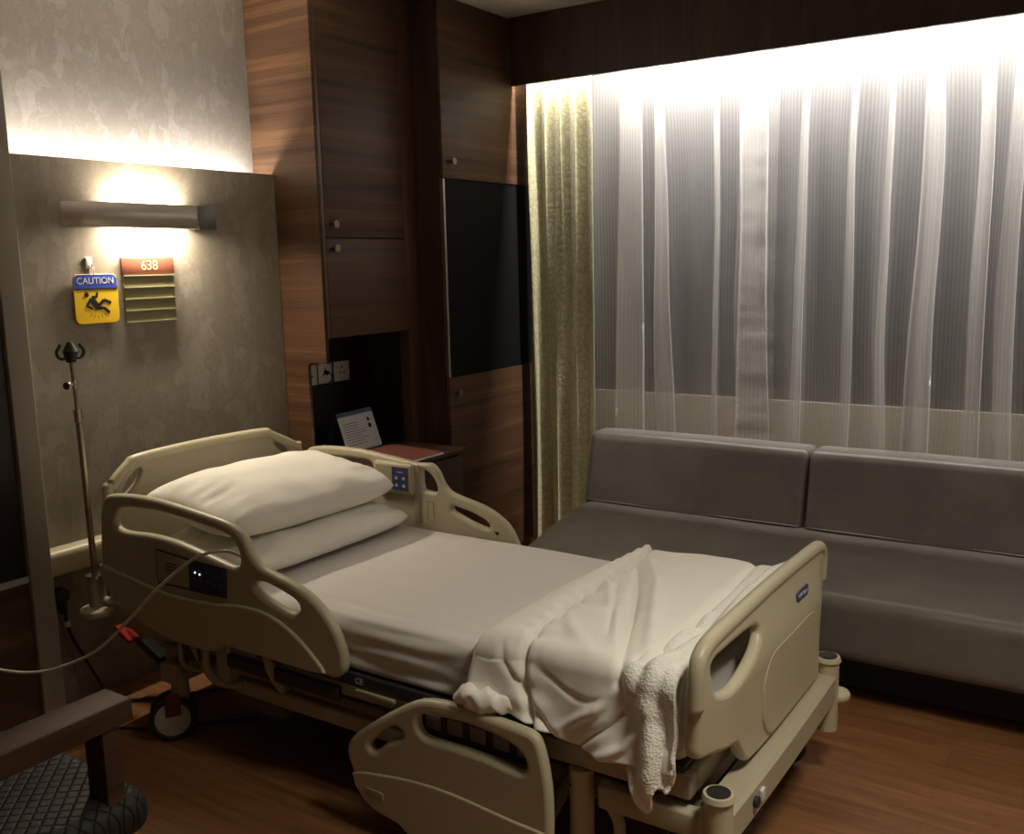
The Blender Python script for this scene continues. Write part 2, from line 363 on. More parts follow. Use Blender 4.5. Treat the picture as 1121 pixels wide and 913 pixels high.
# sockets
for y0, y1, lab, two in ((3.30, 3.395, 'white wall socket at the left end of the niche, partly behind the cabinet side', 0),
                         (3.402, 3.500, 'white wall socket with a small black plug, middle of the niche row', 1),
                         (3.515, 3.625, 'white wall socket at the right end of the row in the niche', 2)):
    s = thing('wall_socket', (-3.42, (y0+y1)/2, 1.05), lab, 'socket', 'wall sockets in a row in the niche')
    cy = (y0+y1)/2
    link('surround', B(-3.4195, -3.412, y0-.006, y1+.006, 1.038, 1.152), DARKP, s, bev=.003)
    link('face_plate', B(-3.412, -3.405, y0, y1, 1.045, 1.145), WHITEP, s, bev=.003)
    bm = bmesh.new()
    for dy, dz in ((0, .022), (-.014, -.006), (.014, -.006)): box(bm, -3.406, -3.4043, cy+dy-.004, cy+dy+.004, 1.095+dz-.006, 1.095+dz+.004)
    link('pin_slots', bm, INK, s)
    if two == 1:
        bm = bmesh.new(); cyl(bm, (-3.404, cy, 1.10), (-3.385, cy, 1.10), .012, .009, 16)
        tube(bm, crom([(-3.388, cy, 1.10), (-3.372, cy+.005, 1.095), (-3.37, cy+.012, 1.07), (-3.39, cy+.016, 1.05)]), .0035, 8)
        link('plug', bm, BLACK, s, smooth='auto')

# desk card (tent card with blue header)
tc_ = thing('desk_calendar', (-3.15, 3.38, .7425), 'white tent card with blue header standing on the bedside cabinet', 'card')
def quad_slab(pts, n, t):
    bm = bmesh.new(); a = [Vector(p) for p in pts]; n = Vector(n).normalized()*t
    f = [bm.verts.new(p) for p in a]; g = [bm.verts.new(p-n) for p in a]
    bm.faces.new(f); bm.faces.new(g[::-1])
    for i in range(len(a)): bm.faces.new((f[i], f[(i+1) % len(a)], g[(i+1) % len(a)], g[i]))
    return bm
A0, A1 = Vector((-3.11, 3.275, .745)), Vector((-3.13, 3.54, .745)); T0, T1 = A0+Vector((-.055, -.005, .165)), A1+Vector((-.055, -.005, .165))
nn = (A1-A0).cross(T0-A0)
link('front_page', quad_slab([A0, A1, T1, T0], nn, .002), PAPER, tc_)
E0, E1 = T0+(T0-A0)*.12, T1+(T1-A1)*.12
link('blue_header', quad_slab([T0, T1, E1, E0], nn, .003), BLUEC, tc_)
R0, R1 = E0+Vector((-.09, 0, -.183)), E1+Vector((-.09, 0, -.183))
link('rear_flap', quad_slab([E0-Vector((.004, 0, 0)), E1-Vector((.004, 0, 0)), R1, R0], (-1, 0, .4), .002), BLUEC, tc_)
bm = bmesh.new(); U = (A1-A0); V = (T0-A0); nn = nn.normalized()
def pq(u, v): return A0+U*u+V*v+nn*.0006
for i in range(9):
    v = .18+i*.075; a, b_ = .08, .55+.25*random.random() if i < 6 else .5
    bm.faces.new([bm.verts.new(pq(*q)) for q in ((a, v), (b_, v), (b_, v+.014), (a, v+.014))])
for q in (ell(.82, .80, .035, .06), ell(.82, .62, .045, .07)): bm.faces.new([bm.verts.new(pq(*t)) for t in q])
link('print', bm, INK, tc_)
bk = thing('folder', (-2.9, 3.4, .7425), 'reddish folder lying flat on the bedside cabinet in front of the tent card', 'folder')
link('cover', quad_slab([(-3.07, 3.30, .752), (-2.72, 3.25, .752), (-2.715, 3.50, .752), (-3.06, 3.54, .752)], (0, 0, 1), .003), REDB, bk)
link('pages', quad_slab([(-3.065, 3.305, .7488), (-2.712, 3.26, .7488), (-2.708, 3.49, .7488), (-3.055, 3.53, .7488)], (0, 0, 1), .0058), PAPER, bk)

# ------------------------------------------------------------------ wall lamp
wl = thing('wall_lamp', (-3.30, 2.37, 1.78), 'long brushed metal wall lamp, glowing up and down, above the signs', 'lamp')
prof = [(.012, 2.045), (.040, 2.075), (.062, 2.115), (.074, 2.17), (.079, 2.25), (.076, 2.33), (.071, 2.42), (.069, 2.52), (.070, 2.602)]
pp = [(-3.298+a, b) for a, b in [(v.x, v.y) for v in crom([(a, b, 0) for a, b in prof], k=5)]]
bm = bmesh.new(); vv = [[bm.verts.new((x, y, z)) for z in (1.782, 1.874)] for x, y in pp]
for a, b_ in zip(vv, vv[1:]): bm.faces.new((a[0], b_[0], b_[1], a[1]))
link('shade', bm, BRONZE, wl, smooth=True, solid=.003)
link('end_section', B(-3.236, -3.226, 2.604, 2.69, 1.780, 1.872), BRONZE_D, wl, bev=.001)
bm = bmesh.new(); box(bm, -3.2995, -3.29, 2.08, 2.69, 1.80, 1.856); box(bm, -3.29, -3.236, 2.676, 2.688, 1.80, 1.856); box(bm, -3.29, -3.232, 2.600, 2.606, 1.782, 1.872)
link('back_plate', bm, BRONZE_D, wl)
bm = bmesh.new(); cyl(bm, (-3.262, 2.26, 1.832), (-3.262, 2.54, 1.832), .013); link('lamp_tube', bm, BULB, wl, smooth='auto')
for y_ in (2.235, 2.545): link('lamp_holder', B(-3.29, -3.25, y_, y_+.02, 1.815, 1.85), WHITEP, wl)
cl = thing('cove_lamp', (-3.37, 2.44, 1.9), 'hidden strip lamp in the ledge on top of the wallpapered panel', 'lamp')
link('strip', B(-3.40, -3.345, 1.84, 3.06, 1.9505, 1.956), LED, cl)

# ------------------------------------------------------------------ signs
sg = thing('caution_sign', (-3.297, 2.16, 1.43), 'yellow and blue caution sign with a falling figure hanging on the wall', 'sign')
linkme('sign_board', plate(rrect(2.07, 2.25, 1.43, 1.613, .022), [], .004, .001, 'yz', -3.290, 0, 1), YEL, sg)
top = [(y, z) for y, z in rrect(2.0715, 2.2485, 1.43, 1.6115, .021) if z > 1.56]
linkme('blue_header', plate([(2.2485, 1.561)]+top+[(2.0715, 1.561)], [], .001, .0002, 'yz', -3.2872, 0, 1), BLUE, sg)
linkme('caution_lettering', text('CAUTION', .034, facing_x(-3.2865, 2.16, 1.587)), WHITEP, sg)
linkme('edge_line', plate([(2.0705, 1.556), (2.2495, 1.556), (2.2495, 1.5605), (2.0705, 1.5605)], [], .001, .0002, 'yz', -3.2872, 0, 1), INK, sg)
bm = bmesh.new()
def blob(bm, pts, r, x=-3.2868):   # thick polyline figure, flat
    for a, b_ in zip(pts, pts[1:]):
        a = Vector(a); b_ = Vector(b_); d_ = (b_-a).normalized(); nn_ = Vector((-d_.y, d_.x))*r
        q = [a-nn_, b_-nn_, b_+nn_, a+nn_]; bm.faces.new([bm.verts.new((x, p.x, p.y)) for p in q])
def FG(u, v): return (2.07+.18*u, 1.43+.131*v)   # u 0..1 , v 0..1 over the yellow part
bm.faces.new([bm.verts.new((-3.2868, *FG(.27+.055*math.cos(t), .82+.075*math.sin(t)))) for t in (2*PI*i/16 for i in range(16))])
blob(bm, [FG(.36, .70), FG(.52, .44)], .0125)
blob(bm, [FG(.36, .72), FG(.26, .50), FG(.38, .41)], .0045, -3.2869)
blob(bm, [FG(.38, .76), FG(.49, .73), FG(.52, .88)], .0045, -3.2870)
blob(bm, [FG(.50, .46), FG(.66, .66), FG(.82, .56)], .0062, -3.2871)
blob(bm, [FG(.50, .42), FG(.64, .44), FG(.77, .28)], .0062, -3.2872+.0001)
for k in range(5): blob(bm, [FG(.36+.07*k, .28-.02*(2-abs(k-2))), FG(.31+.095*k, .19-.035*(2-abs(k-2)))], .001)
link('falling_figure', bm, INK, sg)
bm = bmesh.new(); tube(bm, [(-3.289, 2.15+.010*math.cos(t), 1.622+.016*math.sin(t)) for t in (2*PI*i/20 for i in range(20))], .0018, 8, True)
link('hanging_ring', bm, WHITEP, sg, smooth=True)
hk = thing('wall_hook', (-3.30, 2.145, 1.64), 'small clear hook stuck to the wall above the caution sign', 'hook')
link('hook_base', B(-3.2995, -3.294, 2.132, 2.158, 1.632, 1.675), WHITEP, hk, bev=.002)
bm = bmesh.new(); tube(bm, crom([(-3.294, 2.145, 1.645), (-3.284, 2.145, 1.637), (-3.279, 2.145, 1.642), (-3.279, 2.145, 1.65)]), .002, 8); link('hook_arm', bm, CHROME, hk, smooth=True)
rs = thing('room_number_sign', (-3.297, 2.4, 1.43), 'wall plate numbered 638 with four empty olive name slots', 'sign')
link('number_plate', B(-3.2995, -3.288, 2.277, 2.515, 1.608, 1.672), TERRA, rs, bev=.002)
linkme('digits', text('638', .052, facing_x(-3.2875, 2.40, 1.64)), GOLD, rs)
link('slot_board', B(-3.2995, -3.290, 2.280, 2.510, 1.426, 1.607), OLIVE, rs)
for i in range(5):
    z = 1.604-i*.0445; link('slot_ridge', B(-3.290, -3.284, 2.280, 2.510, z-.003, z+.001), OLIVE_L, rs)

# ------------------------------------------------------------------ left dark door unit
lu = thing('dark_wardrobe', (-3.3, 1.2, 0), 'dark cupboard with brown lower door at the left edge, beside the grey column', 'wardrobe')
link('carcass', B(-3.434, -3.235, .6, 1.748, 0, ZC-.002), WOOD_D, lu)
link('door', B(-3.233, -3.213, .62, 1.744, .575, ZC-.006), BLACKG if False else mat('near_black_laminate', (.016, .011, .009), .5), lu, bev=.002)
link('lower_door', B(-3.233, -3.213, .62, 1.744, .03, .55), DOORW, lu, bev=.002)
link('metal_strip', B(-3.233, -3.205, .62, 1.746, .553, .574), mat('pale_aluminium_trim', (.55, .52, .47), .4, .2), lu)
bm = bmesh.new(); box(bm, -3.213, -3.200, 1.635, 1.675, .935, .965); link('latch', bm, CHROME, lu, bev=.003)

# ------------------------------------------------------------------ IV pole
iv = thing('iv_pole', (-3.09, 1.925, .40), 'thin metal drip pole with a black double hook, fixed at the bed head corner', 'drip pole')
px, py = -3.09, 1.925
bm = bmesh.new(); cyl(bm, (px, py, .47), (px-.0, py-.008, 1.13), .0115); link('lower_tube', bm, STEELP, iv, smooth='auto')
bm = bmesh.new(); cyl(bm, (px, py-.008, 1.12), (px, py-.014, 1.335), .0075); link('upper_tube', bm, STEELP, iv, smooth='auto')
bm = bmesh.new(); cyl(bm, (px, py-.008, 1.105), (px, py-.009, 1.15), .0155)
link('collar', bm, CHROME, iv, smooth='auto')
bm = bmesh.new(); cyl(bm, (px, py-.01, 1.225), (px, py-.011, 1.25), .012); cyl(bm, (px+.0, py-.01, 1.237), (px+.012, py-.045, 1.237), .005); cyl(bm, (px+.010, py-.038, 1.237), (px+.015, py-.05, 1.237), .013)
link('clamp_knob', bm, CHROME, iv, smooth='auto')
bm = bmesh.new(); cy = py-.014
cyl(bm, (px, cy, 1.315), (px, cy, 1.352), .016, .026, 20); cyl(bm, (px, cy, 1.352), (px, cy, 1.385), .026, .008, 20)
for s in (-1, 1):
    tube(bm, crom([(px, cy+s*.010, 1.335), (px, cy+s*.032, 1.328), (px, cy+s*.047, 1.338), (px, cy+s*.050, 1.355), (px, cy+s*.040, 1.368), (px, cy+s*.036, 1.378)]), .0055, 10)
link('hook', bm, BLACK, iv, smooth='auto')

# ------------------------------------------------------------------ hospital bed
bed = thing('hospital_bed', (-1.9, 2.42, 0), 'beige hospital bed with moulded side rails standing against the head wall', 'bed')
YC = 2.42
# headboard
zs = lambda pts: [(y, z) for y, z in pts]
hb_out = [(1.972, .43), (1.972, .83), (1.990, .868), (2.062, .928), (2.115, .946), (2.40, .953), (2.69, .946), (2.745, .928), (2.872, .862), (2.893, .83), (2.893, .43)]
holes = [ell(2.068, .868, .058, .018, math.radians(44)), ell(2.797, .868, .058, .018, math.radians(-38))]
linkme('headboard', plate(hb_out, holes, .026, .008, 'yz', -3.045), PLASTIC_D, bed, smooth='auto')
hb = [o for o in bed.children if o.name.startswith('headboard')][0] if bed.children else None
rim = crom([(-3.043, y, z) for y, z in hb_out], k=5)
bm = bmesh.new(); tube(bm, rim, .019, 12); hbo = link('headboard_rim', bm, PLASTIC, bed, smooth=True)
# side rails ------------------------------------------------------
rail_out = [(-3.035, .56), (-3.034, .66), (-3.012, .80), (-2.985, .845), (-2.94, .862), (-2.816, .872), (-2.672, .870), (-2.508, .856), (-2.379, .843), (-2.315, .825), (-2.277, .795), (-2.256, .755), (-2.220, .722), (-2.163, .706), (-2.074, .686), (-2.002, .657), (-1.944, .612), (-1.906, .564), (-1.883, .505), (-1.885, .455), (-1.92, .425), (-1.97, .424), (-2.12, .425), (-2.36, .430), (-2.41, .425), (-2.44, .400), (-2.50, .390), (-2.591, .389), (-2.748, .402), (-2.87, .44), (-2.96, .49), (-3.02, .53)]
rh1 = [(-2.88, .822), (-2.789, .830), (-2.646, .830), (-2.497, .817), (-2.383, .804), (-2.335, .790), (-2.312, .760), (-2.304, .730), (-2.315, .703), (-2.345, .698), (-2.40, .706), (-2.522, .727), (-2.641, .742), (-2.768, .744), (-2.88, .737), (-2.932, .745), (-2.940, .77), (-2.922, .803)]
rh2 = [(-2.222, .670), (-2.179, .668), (-2.115, .652), (-2.065, .634), (-2.054, .612), (-2.075, .594), (-2.115, .597), (-2.19, .616), (-2.235, .638), (-2.238, .658)]
low_head = [(-3.037, .60), (-2.94, .590), (-2.84, .578), (-2.73, .563), (-2.618, .557), (-2.52, .560), (-2.423, .566), (-2.32, .580), (-2.24, .582), (-2.19, .577), (-2.136, .562), (-2.08, .538), (-2.035, .510), (-1.99, .474), (-1.955, .436), (-2.02, .428), (-2.12, .428), (-2.36, .433), (-2.41, .428), (-2.44, .403), (-2.50, .393), (-2.591, .392), (-2.748, .405), (-2.87, .443), (-2.96, .493), (-3.02, .533)]
YN = 1.935; YFAR = 2.905
def mirror_y(me): me.transform(Matrix.Translation((0, 2*YC, 0)) @ Matrix.Diagonal((1, -1, 1, 1))); me.flip_normals(); return me
def ridge_line(pts, y): return [(x, y, z) for x, z in pts]
# near head rail
r1 = linkme('side_rail', plate(rail_out, [rh1, rh2], .036, .015, 'xz', YN, 3), PLASTIC, bed, smooth='auto'); r1['label'] = 'raised head side rail on the near side with a control panel'
linkme('rail_lower_skin', plate(low_head, [], .022, .007, 'xz', YN-.016, 2), PLASTIC, r1, smooth='auto')
linkme('control_panel', plate([(-2.712, .706), (-2.52, .693), (-2.362, .690), (-2.372, .592), (-2.45, .589), (-2.715, .585)][::-1], [], .006, .001, 'xz', YN-.020), DARKP, r1)
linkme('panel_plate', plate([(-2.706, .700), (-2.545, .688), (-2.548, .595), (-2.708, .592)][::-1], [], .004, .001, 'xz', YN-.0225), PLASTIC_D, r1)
linkme('key_pad', plate([(-2.54, .688), (-2.370, .683), (-2.379, .599), (-2.46, .596), (-2.543, .612)][::-1], [], .004, .001, 'xz', YN-.0225), NAVY, r1)
bm = bmesh.new()
for i in range(5):
    for j in range(2): bm.faces.new([bm.verts.new((x, YN-.0252, z)) for x, z in ell(-2.52+i*.033, .664-j*.030-(.006 if i > 2 else 0), .0075, .006, n=10)])
link('key_symbols', bm, mat('dim_key_symbols', (.10, .13, .25), .5), r1)
bm = bmesh.new()
for x, z in ((-2.512, .655), (-2.49, .652)): cyl(bm, (x, YN-.024, z), (x, YN-.0262, z), .0035, n=12)
link('indicator_light', bm, LEDDOT, r1)
bm = bmesh.new()
for j in range(4): box(bm, -2.665, -2.61+.01*(j % 2), YN-.0252, YN-.0246, .630+j*.011, .633+j*.011)
link('panel_print', bm, INK, r1)
bm = bmesh.new(); tube(bm, [(x, YN-.0185, z) for x, z in rrect(-2.985, -2.92, .615, .692, .008)], .0016, 6, True); tube(bm, crom([(-2.975, YN-.0185, .655), (-2.955, YN-.0185, .642), (-2.935, YN-.0185, .655)]), .0016, 6)
link('release_label', bm, PLASTIC_D, r1)
# far head rail
r2 = linkme('side_rail', mirror_y(plate(rail_out, [rh1, [(-2.36, .815), (-2.318, .803), (-2.288, .768), (-2.283, .745), (-2.30, .732), (-2.357, .742)], rh2], .036, .013, 'xz', 2*YC-YFAR, 3)), PLASTIC, bed, smooth='auto') if False else None
far_h1 = [(-2.88, .822), (-2.789, .830), (-2.70, .832), (-2.63, .828), (-2.61, .80), (-2.615, .76), (-2.64, .742), (-2.768, .744), (-2.88, .737), (-2.932, .745), (-2.940, .77), (-2.922, .803)]
far_h3 = [(-2.357, .818), (-2.325, .812), (-2.295, .785), (-2.281, .752), (-2.292, .733), (-2.33, .735), (-2.357, .745)]
far_h2 = [(-2.212, .690), (-2.175, .686), (-2.115, .674), (-2.055, .652), (-2.036, .634), (-2.046, .620), (-2.116, .634), (-2.196, .662), (-2.214, .674)]
far_out = [(x, z+(.022 if -2.33 < x < -1.93 and z > .55 else 0)) for x, z in rail_out]
r2 = linkme('side_rail', mirror_y(plate(far_out, [far_h1, far_h3, far_h2], .036, .013, 'xz', 2*YC-YFAR, 3)), PLASTIC, bed, smooth='auto'); r2['label'] = 'raised head side rail on the far side with a small blue control panel'
link('control_pod', B(-2.585, -2.385, YFAR-.042, YFAR-.012, .715, .842), PLASTIC, r2, bev=.012)
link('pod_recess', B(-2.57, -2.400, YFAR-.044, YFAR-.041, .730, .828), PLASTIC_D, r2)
link('pod_keypad', B(-2.485, -2.403, YFAR-.0455, YFAR-.044, .732, .826), NAVY, r2)
bm = bmesh.new()
for x, z in ((-2.462, .782), (-2.425, .782), (-2.462, .752), (-2.425, .752)): bm.faces.new([bm.verts.new((a, YFAR-.0460, b_)) for a, b_ in ell(x, z, .008, .007, n=10)])
box(bm, -2.458, -2.428, YFAR-.0462, YFAR-.0458, .804, .808)
link('pod_symbols', bm, KEYS, r2)
bm = bmesh.new(); bm.faces.new([bm.verts.new((x, YFAR-.0188, z)) for x, z in ((-2.012, .616), (-1.985, .616), (-1.9985, .600))]); link('arrow_mark', bm, INK, r2)
link('rail_divider', B(-2.395, -2.365, YFAR-.024, YFAR-.016, .60, .838), PLASTIC_D, r2, bev=.003)
bm = bmesh.new(); tube(bm, [(x, YFAR-.0185, z) for x, z in rrect(-2.33, -2.30, .62, .70, .004)], .0015, 6, True); link('rail_label', bm, PLASTIC_D, r2)
# foot rails (lowered)
YL = 1.895
foot_out = [(-1.829, .173), (-1.850, .229), (-1.838, .273), (-1.768, .334), (-1.653, .413), (-1.569, .458), (-1.489, .471), (-1.412, .474), (-1.328, .468), (-1.246, .462), (-1.205, .452), (-1.186, .420), (-1.172, .363), (-1.164, .293), (-1.164, .18), (-1.175, .06), (-1.22, .03), (-1.50, .028), (-1.60, .03), (-1.66, .065), (-1.733, .077), (-1.795, .105)]
fA = [(-1.758, .285), (-1.706, .335), (-1.665, .357), (-1.640, .350), (-1.642, .332), (-1.70, .298), (-1.735, .266), (-1.758, .264)]
fB = [(-1.575, .413), (-1.525, .424), (-1.414, .430), (-1.308, .420), (-1.255, .402), (-1.233, .375), (-1.238, .348), (-1.269, .342), (-1.363, .353), (-1.471, .354), (-1.551, .353), (-1.580, .375)]
f_low = [(-1.829, .176), (-1.714, .203), (-1.592, .219), (-1.477, .222), (-1.367, .214), (-1.263, .205), (-1.172, .200), (-1.170, .18), (-1.179, .064), (-1.222, .034), (-1.50, .032), (-1.60, .034), (-1.66, .069), (-1.733, .081), (-1.791, .108)]
for far in (0, 1):
    P1 = plate(foot_out, [fA, fB], .036, .015, 'xz', YL, 3); P2 = plate(f_low, [], .018, .006, 'xz', YL-.014, 2)
    if far: mirror_y(P1); mirror_y(P2)
    r = linkme('side_rail', P1, PLASTIC, bed, smooth='auto'); r['label'] = 'lowered foot side rail on the %s side' % ('far' if far else 'near')
    linkme('rail_lower_skin', P2, PLASTIC, r, smooth='auto')
    if not far:
        bm = bmesh.new(); box(bm, -1.775, -1.71, YL-.0255, YL-.0225, .125, .150); link('maker_plate', bm, PLASTIC_D, r, bev=.002)
        bm = bmesh.new(); box(bm, -1.60, -1.22, YL+.03, YL+.04, .34, .44)
        link('rail_mechanism_cover', bm, DARKP, r)
        bm = bmesh.new()
        bm.free()
        for k in range(5): link('rail_mechanism', B(-1.585+k*.075, -1.535+k*.075, YL+.024, YL+.032, .36, .405), GREYM, r, bev=.004)
# rail arms
for y, s in ((YN, 1), (YFAR, -1)):
    for x in (-2.62, -2.25):
        bm = bmesh.new(); tube(bm, crom([(x, y+s*.02, .42), (x+.01, y+s*.03, .36), (x+.03, y+s*.05, .30), (x+.02, y+s*.10, .30)]), .018, 10); link('rail_arm', bm, FRAME, bed, smooth=True)
# footboard (bowed plate)
fb_out = rrect(1.925, 2.925, .445, .745, .045)
fb_out = [(1.925, .53), (1.926, .495), (1.945, .475), (1.99, .470), (2.045, .462), (2.075, .458), (2.105, .448), (2.135, .41), (2.17, .375), (2.22, .362), (2.42, .352), (2.74, .350), (2.83, .355), (2.875, .375), (2.895, .42), (2.908, .47), (2.915, .52), (2.910, .60), (2.926, .66), (2.928, .705), (2.905, .735), (2.86, .748), (2.70, .752), (2.42, .757), (2.15, .752), (1.985, .746), (1.945, .732), (1.926, .70), (1.922, .60)]
hn = [(1.995, .700), (2.10, .704), (2.25, .697), (2.285, .678), (2.262, .652), (2.20, .630), (2.12, .615), (2.03, .612), (1.992, .628), (1.985, .665)]
hf = [(2*YC+.01-y, z) for y, z in hn]
me = plate(fb_out, [hn], .034, .014, 'yz', 0, 3)
bm = bmesh.new(); bm.from_mesh(me)
for k in range(26): bmesh.ops.bisect_plane(bm, geom=bm.verts[:]+bm.edges[:]+bm.faces[:], plane_co=(0, 1.94+k*.038, 0), plane_no=(0, 1, 0))
for k in range(11): bmesh.ops.bisect_plane(bm, geom=bm.verts[:]+bm.edges[:]+bm.faces[:], plane_co=(0, 0, .38+k*.034), plane_no=(0, 0, 1))
def fb_x(y, z):
    t = (y-YC)/.5; b_ = sstep(1.02, .70, abs(t)); return -.812+.034*b_*sstep(.76, .58, z)+.010*sstep(.45, .75, z)
for v in bm.verts: v.co.x += fb_x(v.co.y, v.co.z)
fb = link('footboard', bm, PLASTIC, bed, smooth='auto')
fb.data.set_sharp_from_angle(angle=math.radians(50))
bm = bmesh.new(); tube(bm, [(fb_x(y, z)+.004, y, z) for y, z in [(v.x, v.y) for v in crom([(1.928, .60, 0), (1.932, .69, 0), (1.955, .728, 0), (2.01, .742, 0), (2.15, .746, 0), (2.42, .750, 0), (2.70, .746, 0), (2.85, .740, 0), (2.90, .727, 0), (2.921, .69, 0), (2.918, .62, 0)], k=5)]], .0205, 12)
link('footboard_rim', bm, PLASTIC, fb, smooth=True)
linkme('emblem_plate', plate([(y, z) for y, z in rrect(2.575, 2.68, .655, .688, .012)], [], .004, .001, 'yz', fb_x(2.63, .67)+.019), NAVY, fb)
linkme('emblem_lettering', text('Hill-Rom', .022, facing_x(fb_x(2.63, .67)+.0215, 2.628, .672)), KEYS, fb)
linkme('raised_panel', plate(rrect(2.28, 2.765, .372, .60, .09, 8), [], .010, .004, 'yz', -.7605), PLASTIC, fb, smooth='auto')
# deck frame
bm = bmesh.new(); box(bm, -3.02, -.83, 1.975, 2.02, .345, .405); box(bm, -3.02, -.83, 2.82, 2.865, .345, .405); box(bm, -3.02, -2.97, 2.02, 2.82, .345, .405); box(bm, -.88, -.83, 2.02, 2.82, .345, .405)
link('deck_frame', bm, FRAME, bed, bev=.006)
link('mattress_deck', B(-3.0, -.85, 1.985, 2.855, .406, .425), DARKP, bed, bev=.003)
link('scale_strip', B(-2.30, -1.30, 1.955, 1.974, .395, .435), DARKP, bed, bev=.003)
linkme('ce_mark', text('CE', .026, facing_my(-1.86, 1.9545, .416)), KEYS, bed)
link('strip_handle', B(-1.87, -1.72, 1.945, 1.956, .382, .393), FRAME, bed, bev=.002)
bm = bmesh.new(); box(bm, -1.07, -.74, 1.955, 2.00, .262, .325); link('foot_side_beam', bm, FRAME, bed, bev=.008)
bm = bmesh.new(); box(bm, -1.62, -.74, 2.84, 2.885, .262, .325); link('foot_side_beam', bm, FRAME, bed, bev=.008)
# foot end bar with bumpers
bm = bmesh.new(); ys = [1.95, 2.0, 2.1, 2.25, 2.42, 2.59, 2.74, 2.84, 2.89]; vs4 = []
for y in ys:
    b_ = .005*max(0, 1-abs((y-YC)/.45)**2); vs4.append([bm.verts.new(q) for q in ((-.80, y, .285), (-.725+b_, y, .265), (-.725+b_, y, .336), (-.735+b_, y, .346), (-.80, y, .346))])
for a, b_ in zip(vs4, vs4[1:]):
    for i in range(5): bm.faces.new((a[i], a[(i+1) % 5], b_[(i+1) % 5], b_[i]))
bm.faces.new(vs4[0]); bm.faces.new(vs4[-1][::-1]); link('foot_end_bar', bm, FRAME, bed, smooth='auto')
bm = bmesh.new(); cyl(bm, (-.726, 2.12, .305), (-.712, 2.12, .305), .014); link('end_bar_socket', bm, BLACK, bed)
link('end_bar_button', B(-.722, -.713, 2.15, 2.175, .29, .32), WHITEP, bed, bev=.003)
for y, s in ((1.965, -1), (2.872, 1)):
    bm = bmesh.new(); cyl(bm, (-.755, y, .16), (-.755, y, .385), .034); t = link('corner_post', bm, PLASTIC, bed, smooth='auto')
    bm = bmesh.new(); cyl(bm, (-.755, y, .384), (-.755, y, .396), .040, .036, 28); link('post_collar', bm, PLASTIC, t, smooth='auto')
    bm = bmesh.new(); cyl(bm, (-.755, y, .39), (-.755, y, .399), .028, n=28); link('post_socket', bm, BLACK, t, smooth='auto')
    bm = bmesh.new(); cyl(bm, (-.735, y+s*.035, .245), (-.735, y+s*.035, .275), .042, n=28); link('roller_bumper', bm, PLASTIC, t, bev=.012)
for y in (1.925, 2.935):
    bm = bmesh.new(); cyl(bm, (-3.09, y, .43), (-3.09, y, .545), .030); t = link('pole_socket', bm, PLASTIC_D, bed, smooth='auto')
    bm = bmesh.new(); cyl(bm, (-3.09, y, .54), (-3.09, y, .55), .034, n=24); link('socket_collar', bm, CHROME, t, smooth='auto')
    bm = bmesh.new(); cyl(bm, (-3.075, y-.01, .405), (-3.075, y-.01, .435), .062, n=28); link('roller_bumper', bm, PLASTIC, t, bev=.012)
    bm = bmesh.new(); tube(bm, [(-3.09, y, .46), (-3.0, y+(.06 if y < 2.4 else -.06), .42), (-2.98, y+(.08 if y < 2.4 else -.08), .38)], .018, 10); link('socket_bracket', bm, FRAME, t, smooth=True)
# under-bed
bm = bmesh.new(); tube(bm, [(-3.0, 1.97, .44), (-2.82, 1.975, .365)], .009, 10); link('bed_end_lever', bm, FRAME, bed, smooth=True)
bm = bmesh.new(); box(bm, -2.95, -.80, 2.08, 2.14, .20, .27); box(bm, -2.95, -.80, 2.70, 2.76, .20, .27); box(bm, -2.80, -2.72, 1.95, 2.89, .20, .27); box(bm, -.86, -.79, 1.97, 2.87, .20, .27)
link('base_frame', bm, FRAME, bed, bev=.008)
link('actuator_box', B(-2.62, -2.36, 2.10, 2.36, .10, .30), GREYM, bed, bev=.010)
link('motor_housing', B(-2.30, -1.75, 2.20, 2.62, .16, .33), GREYM, bed, bev=.015)
bm = bmesh.new(); cyl(bm, (-1.30, 2.07, .08), (-1.15, 2.07, .36), .018); cyl(bm, (-1.9, 2.42, .2), (-1.2, 2.42, .36), .03); link('lift_arm', bm, FRAME, bed, smooth='auto')
link('hook_plate', B(-2.66, -2.575, 1.957, 1.970, .315, .370), DARKP, bed, bev=.004)
bm = bmesh.new(); tube(bm, [(x, 1.958, z) for x, z in rrect(-2.685, -2.56, .285, .385, .03)], .010, 10, True); link('hook_frame', bm, FRAME, bed, smooth=True)
bm = bmesh.new(); tube(bm, crom([(-2.535, 1.955, .39), (-2.545, 1.95, .34), (-2.53, 1.95, .29), (-2.48, 1.96, .265), (-2.40, 1.97, .27)]), .014, 10); link('side_bracket', bm, FRAME, bed, smooth=True)
link('side_bracket_plate', B(-2.50, -2.44, 1.955, 1.975, .27, .40), FRAME, bed, bev=.008)
link('head_side_beam', B(-2.44, -1.70, 1.975, 2.015, .235, .285), FRAME, bed, bev=.008)
link('low_side_strip', B(-2.45, -1.95, 1.956, 1.974, .33, .375), DARKP, bed, bev=.003)
bm = bmesh.new(); cyl(bm, (-1.13, 1.985, .13), (-1.13, 1.985, .345), .032); link('leg_tube', bm, PLASTIC, bed, smooth='auto')
bm = bmesh.new(); tube(bm, crom([(-1.06, 1.985, .33), (-1.05, 1.98, .28), (-1.02, 1.98, .22), (-1.03, 1.98, .12), (-1.06, 1.98, .06)]), .016, 10); link('drain_hose', bm, FRAME, bed, smooth=True)
for x, z in ((-1.147, .30), (-1.133, .27), (-1.125, .31)): link('leg_button', cyl(bmesh.new(), (x, 1.963, z), (x, 1.957, z), .005, n=12), BLACK, bed)
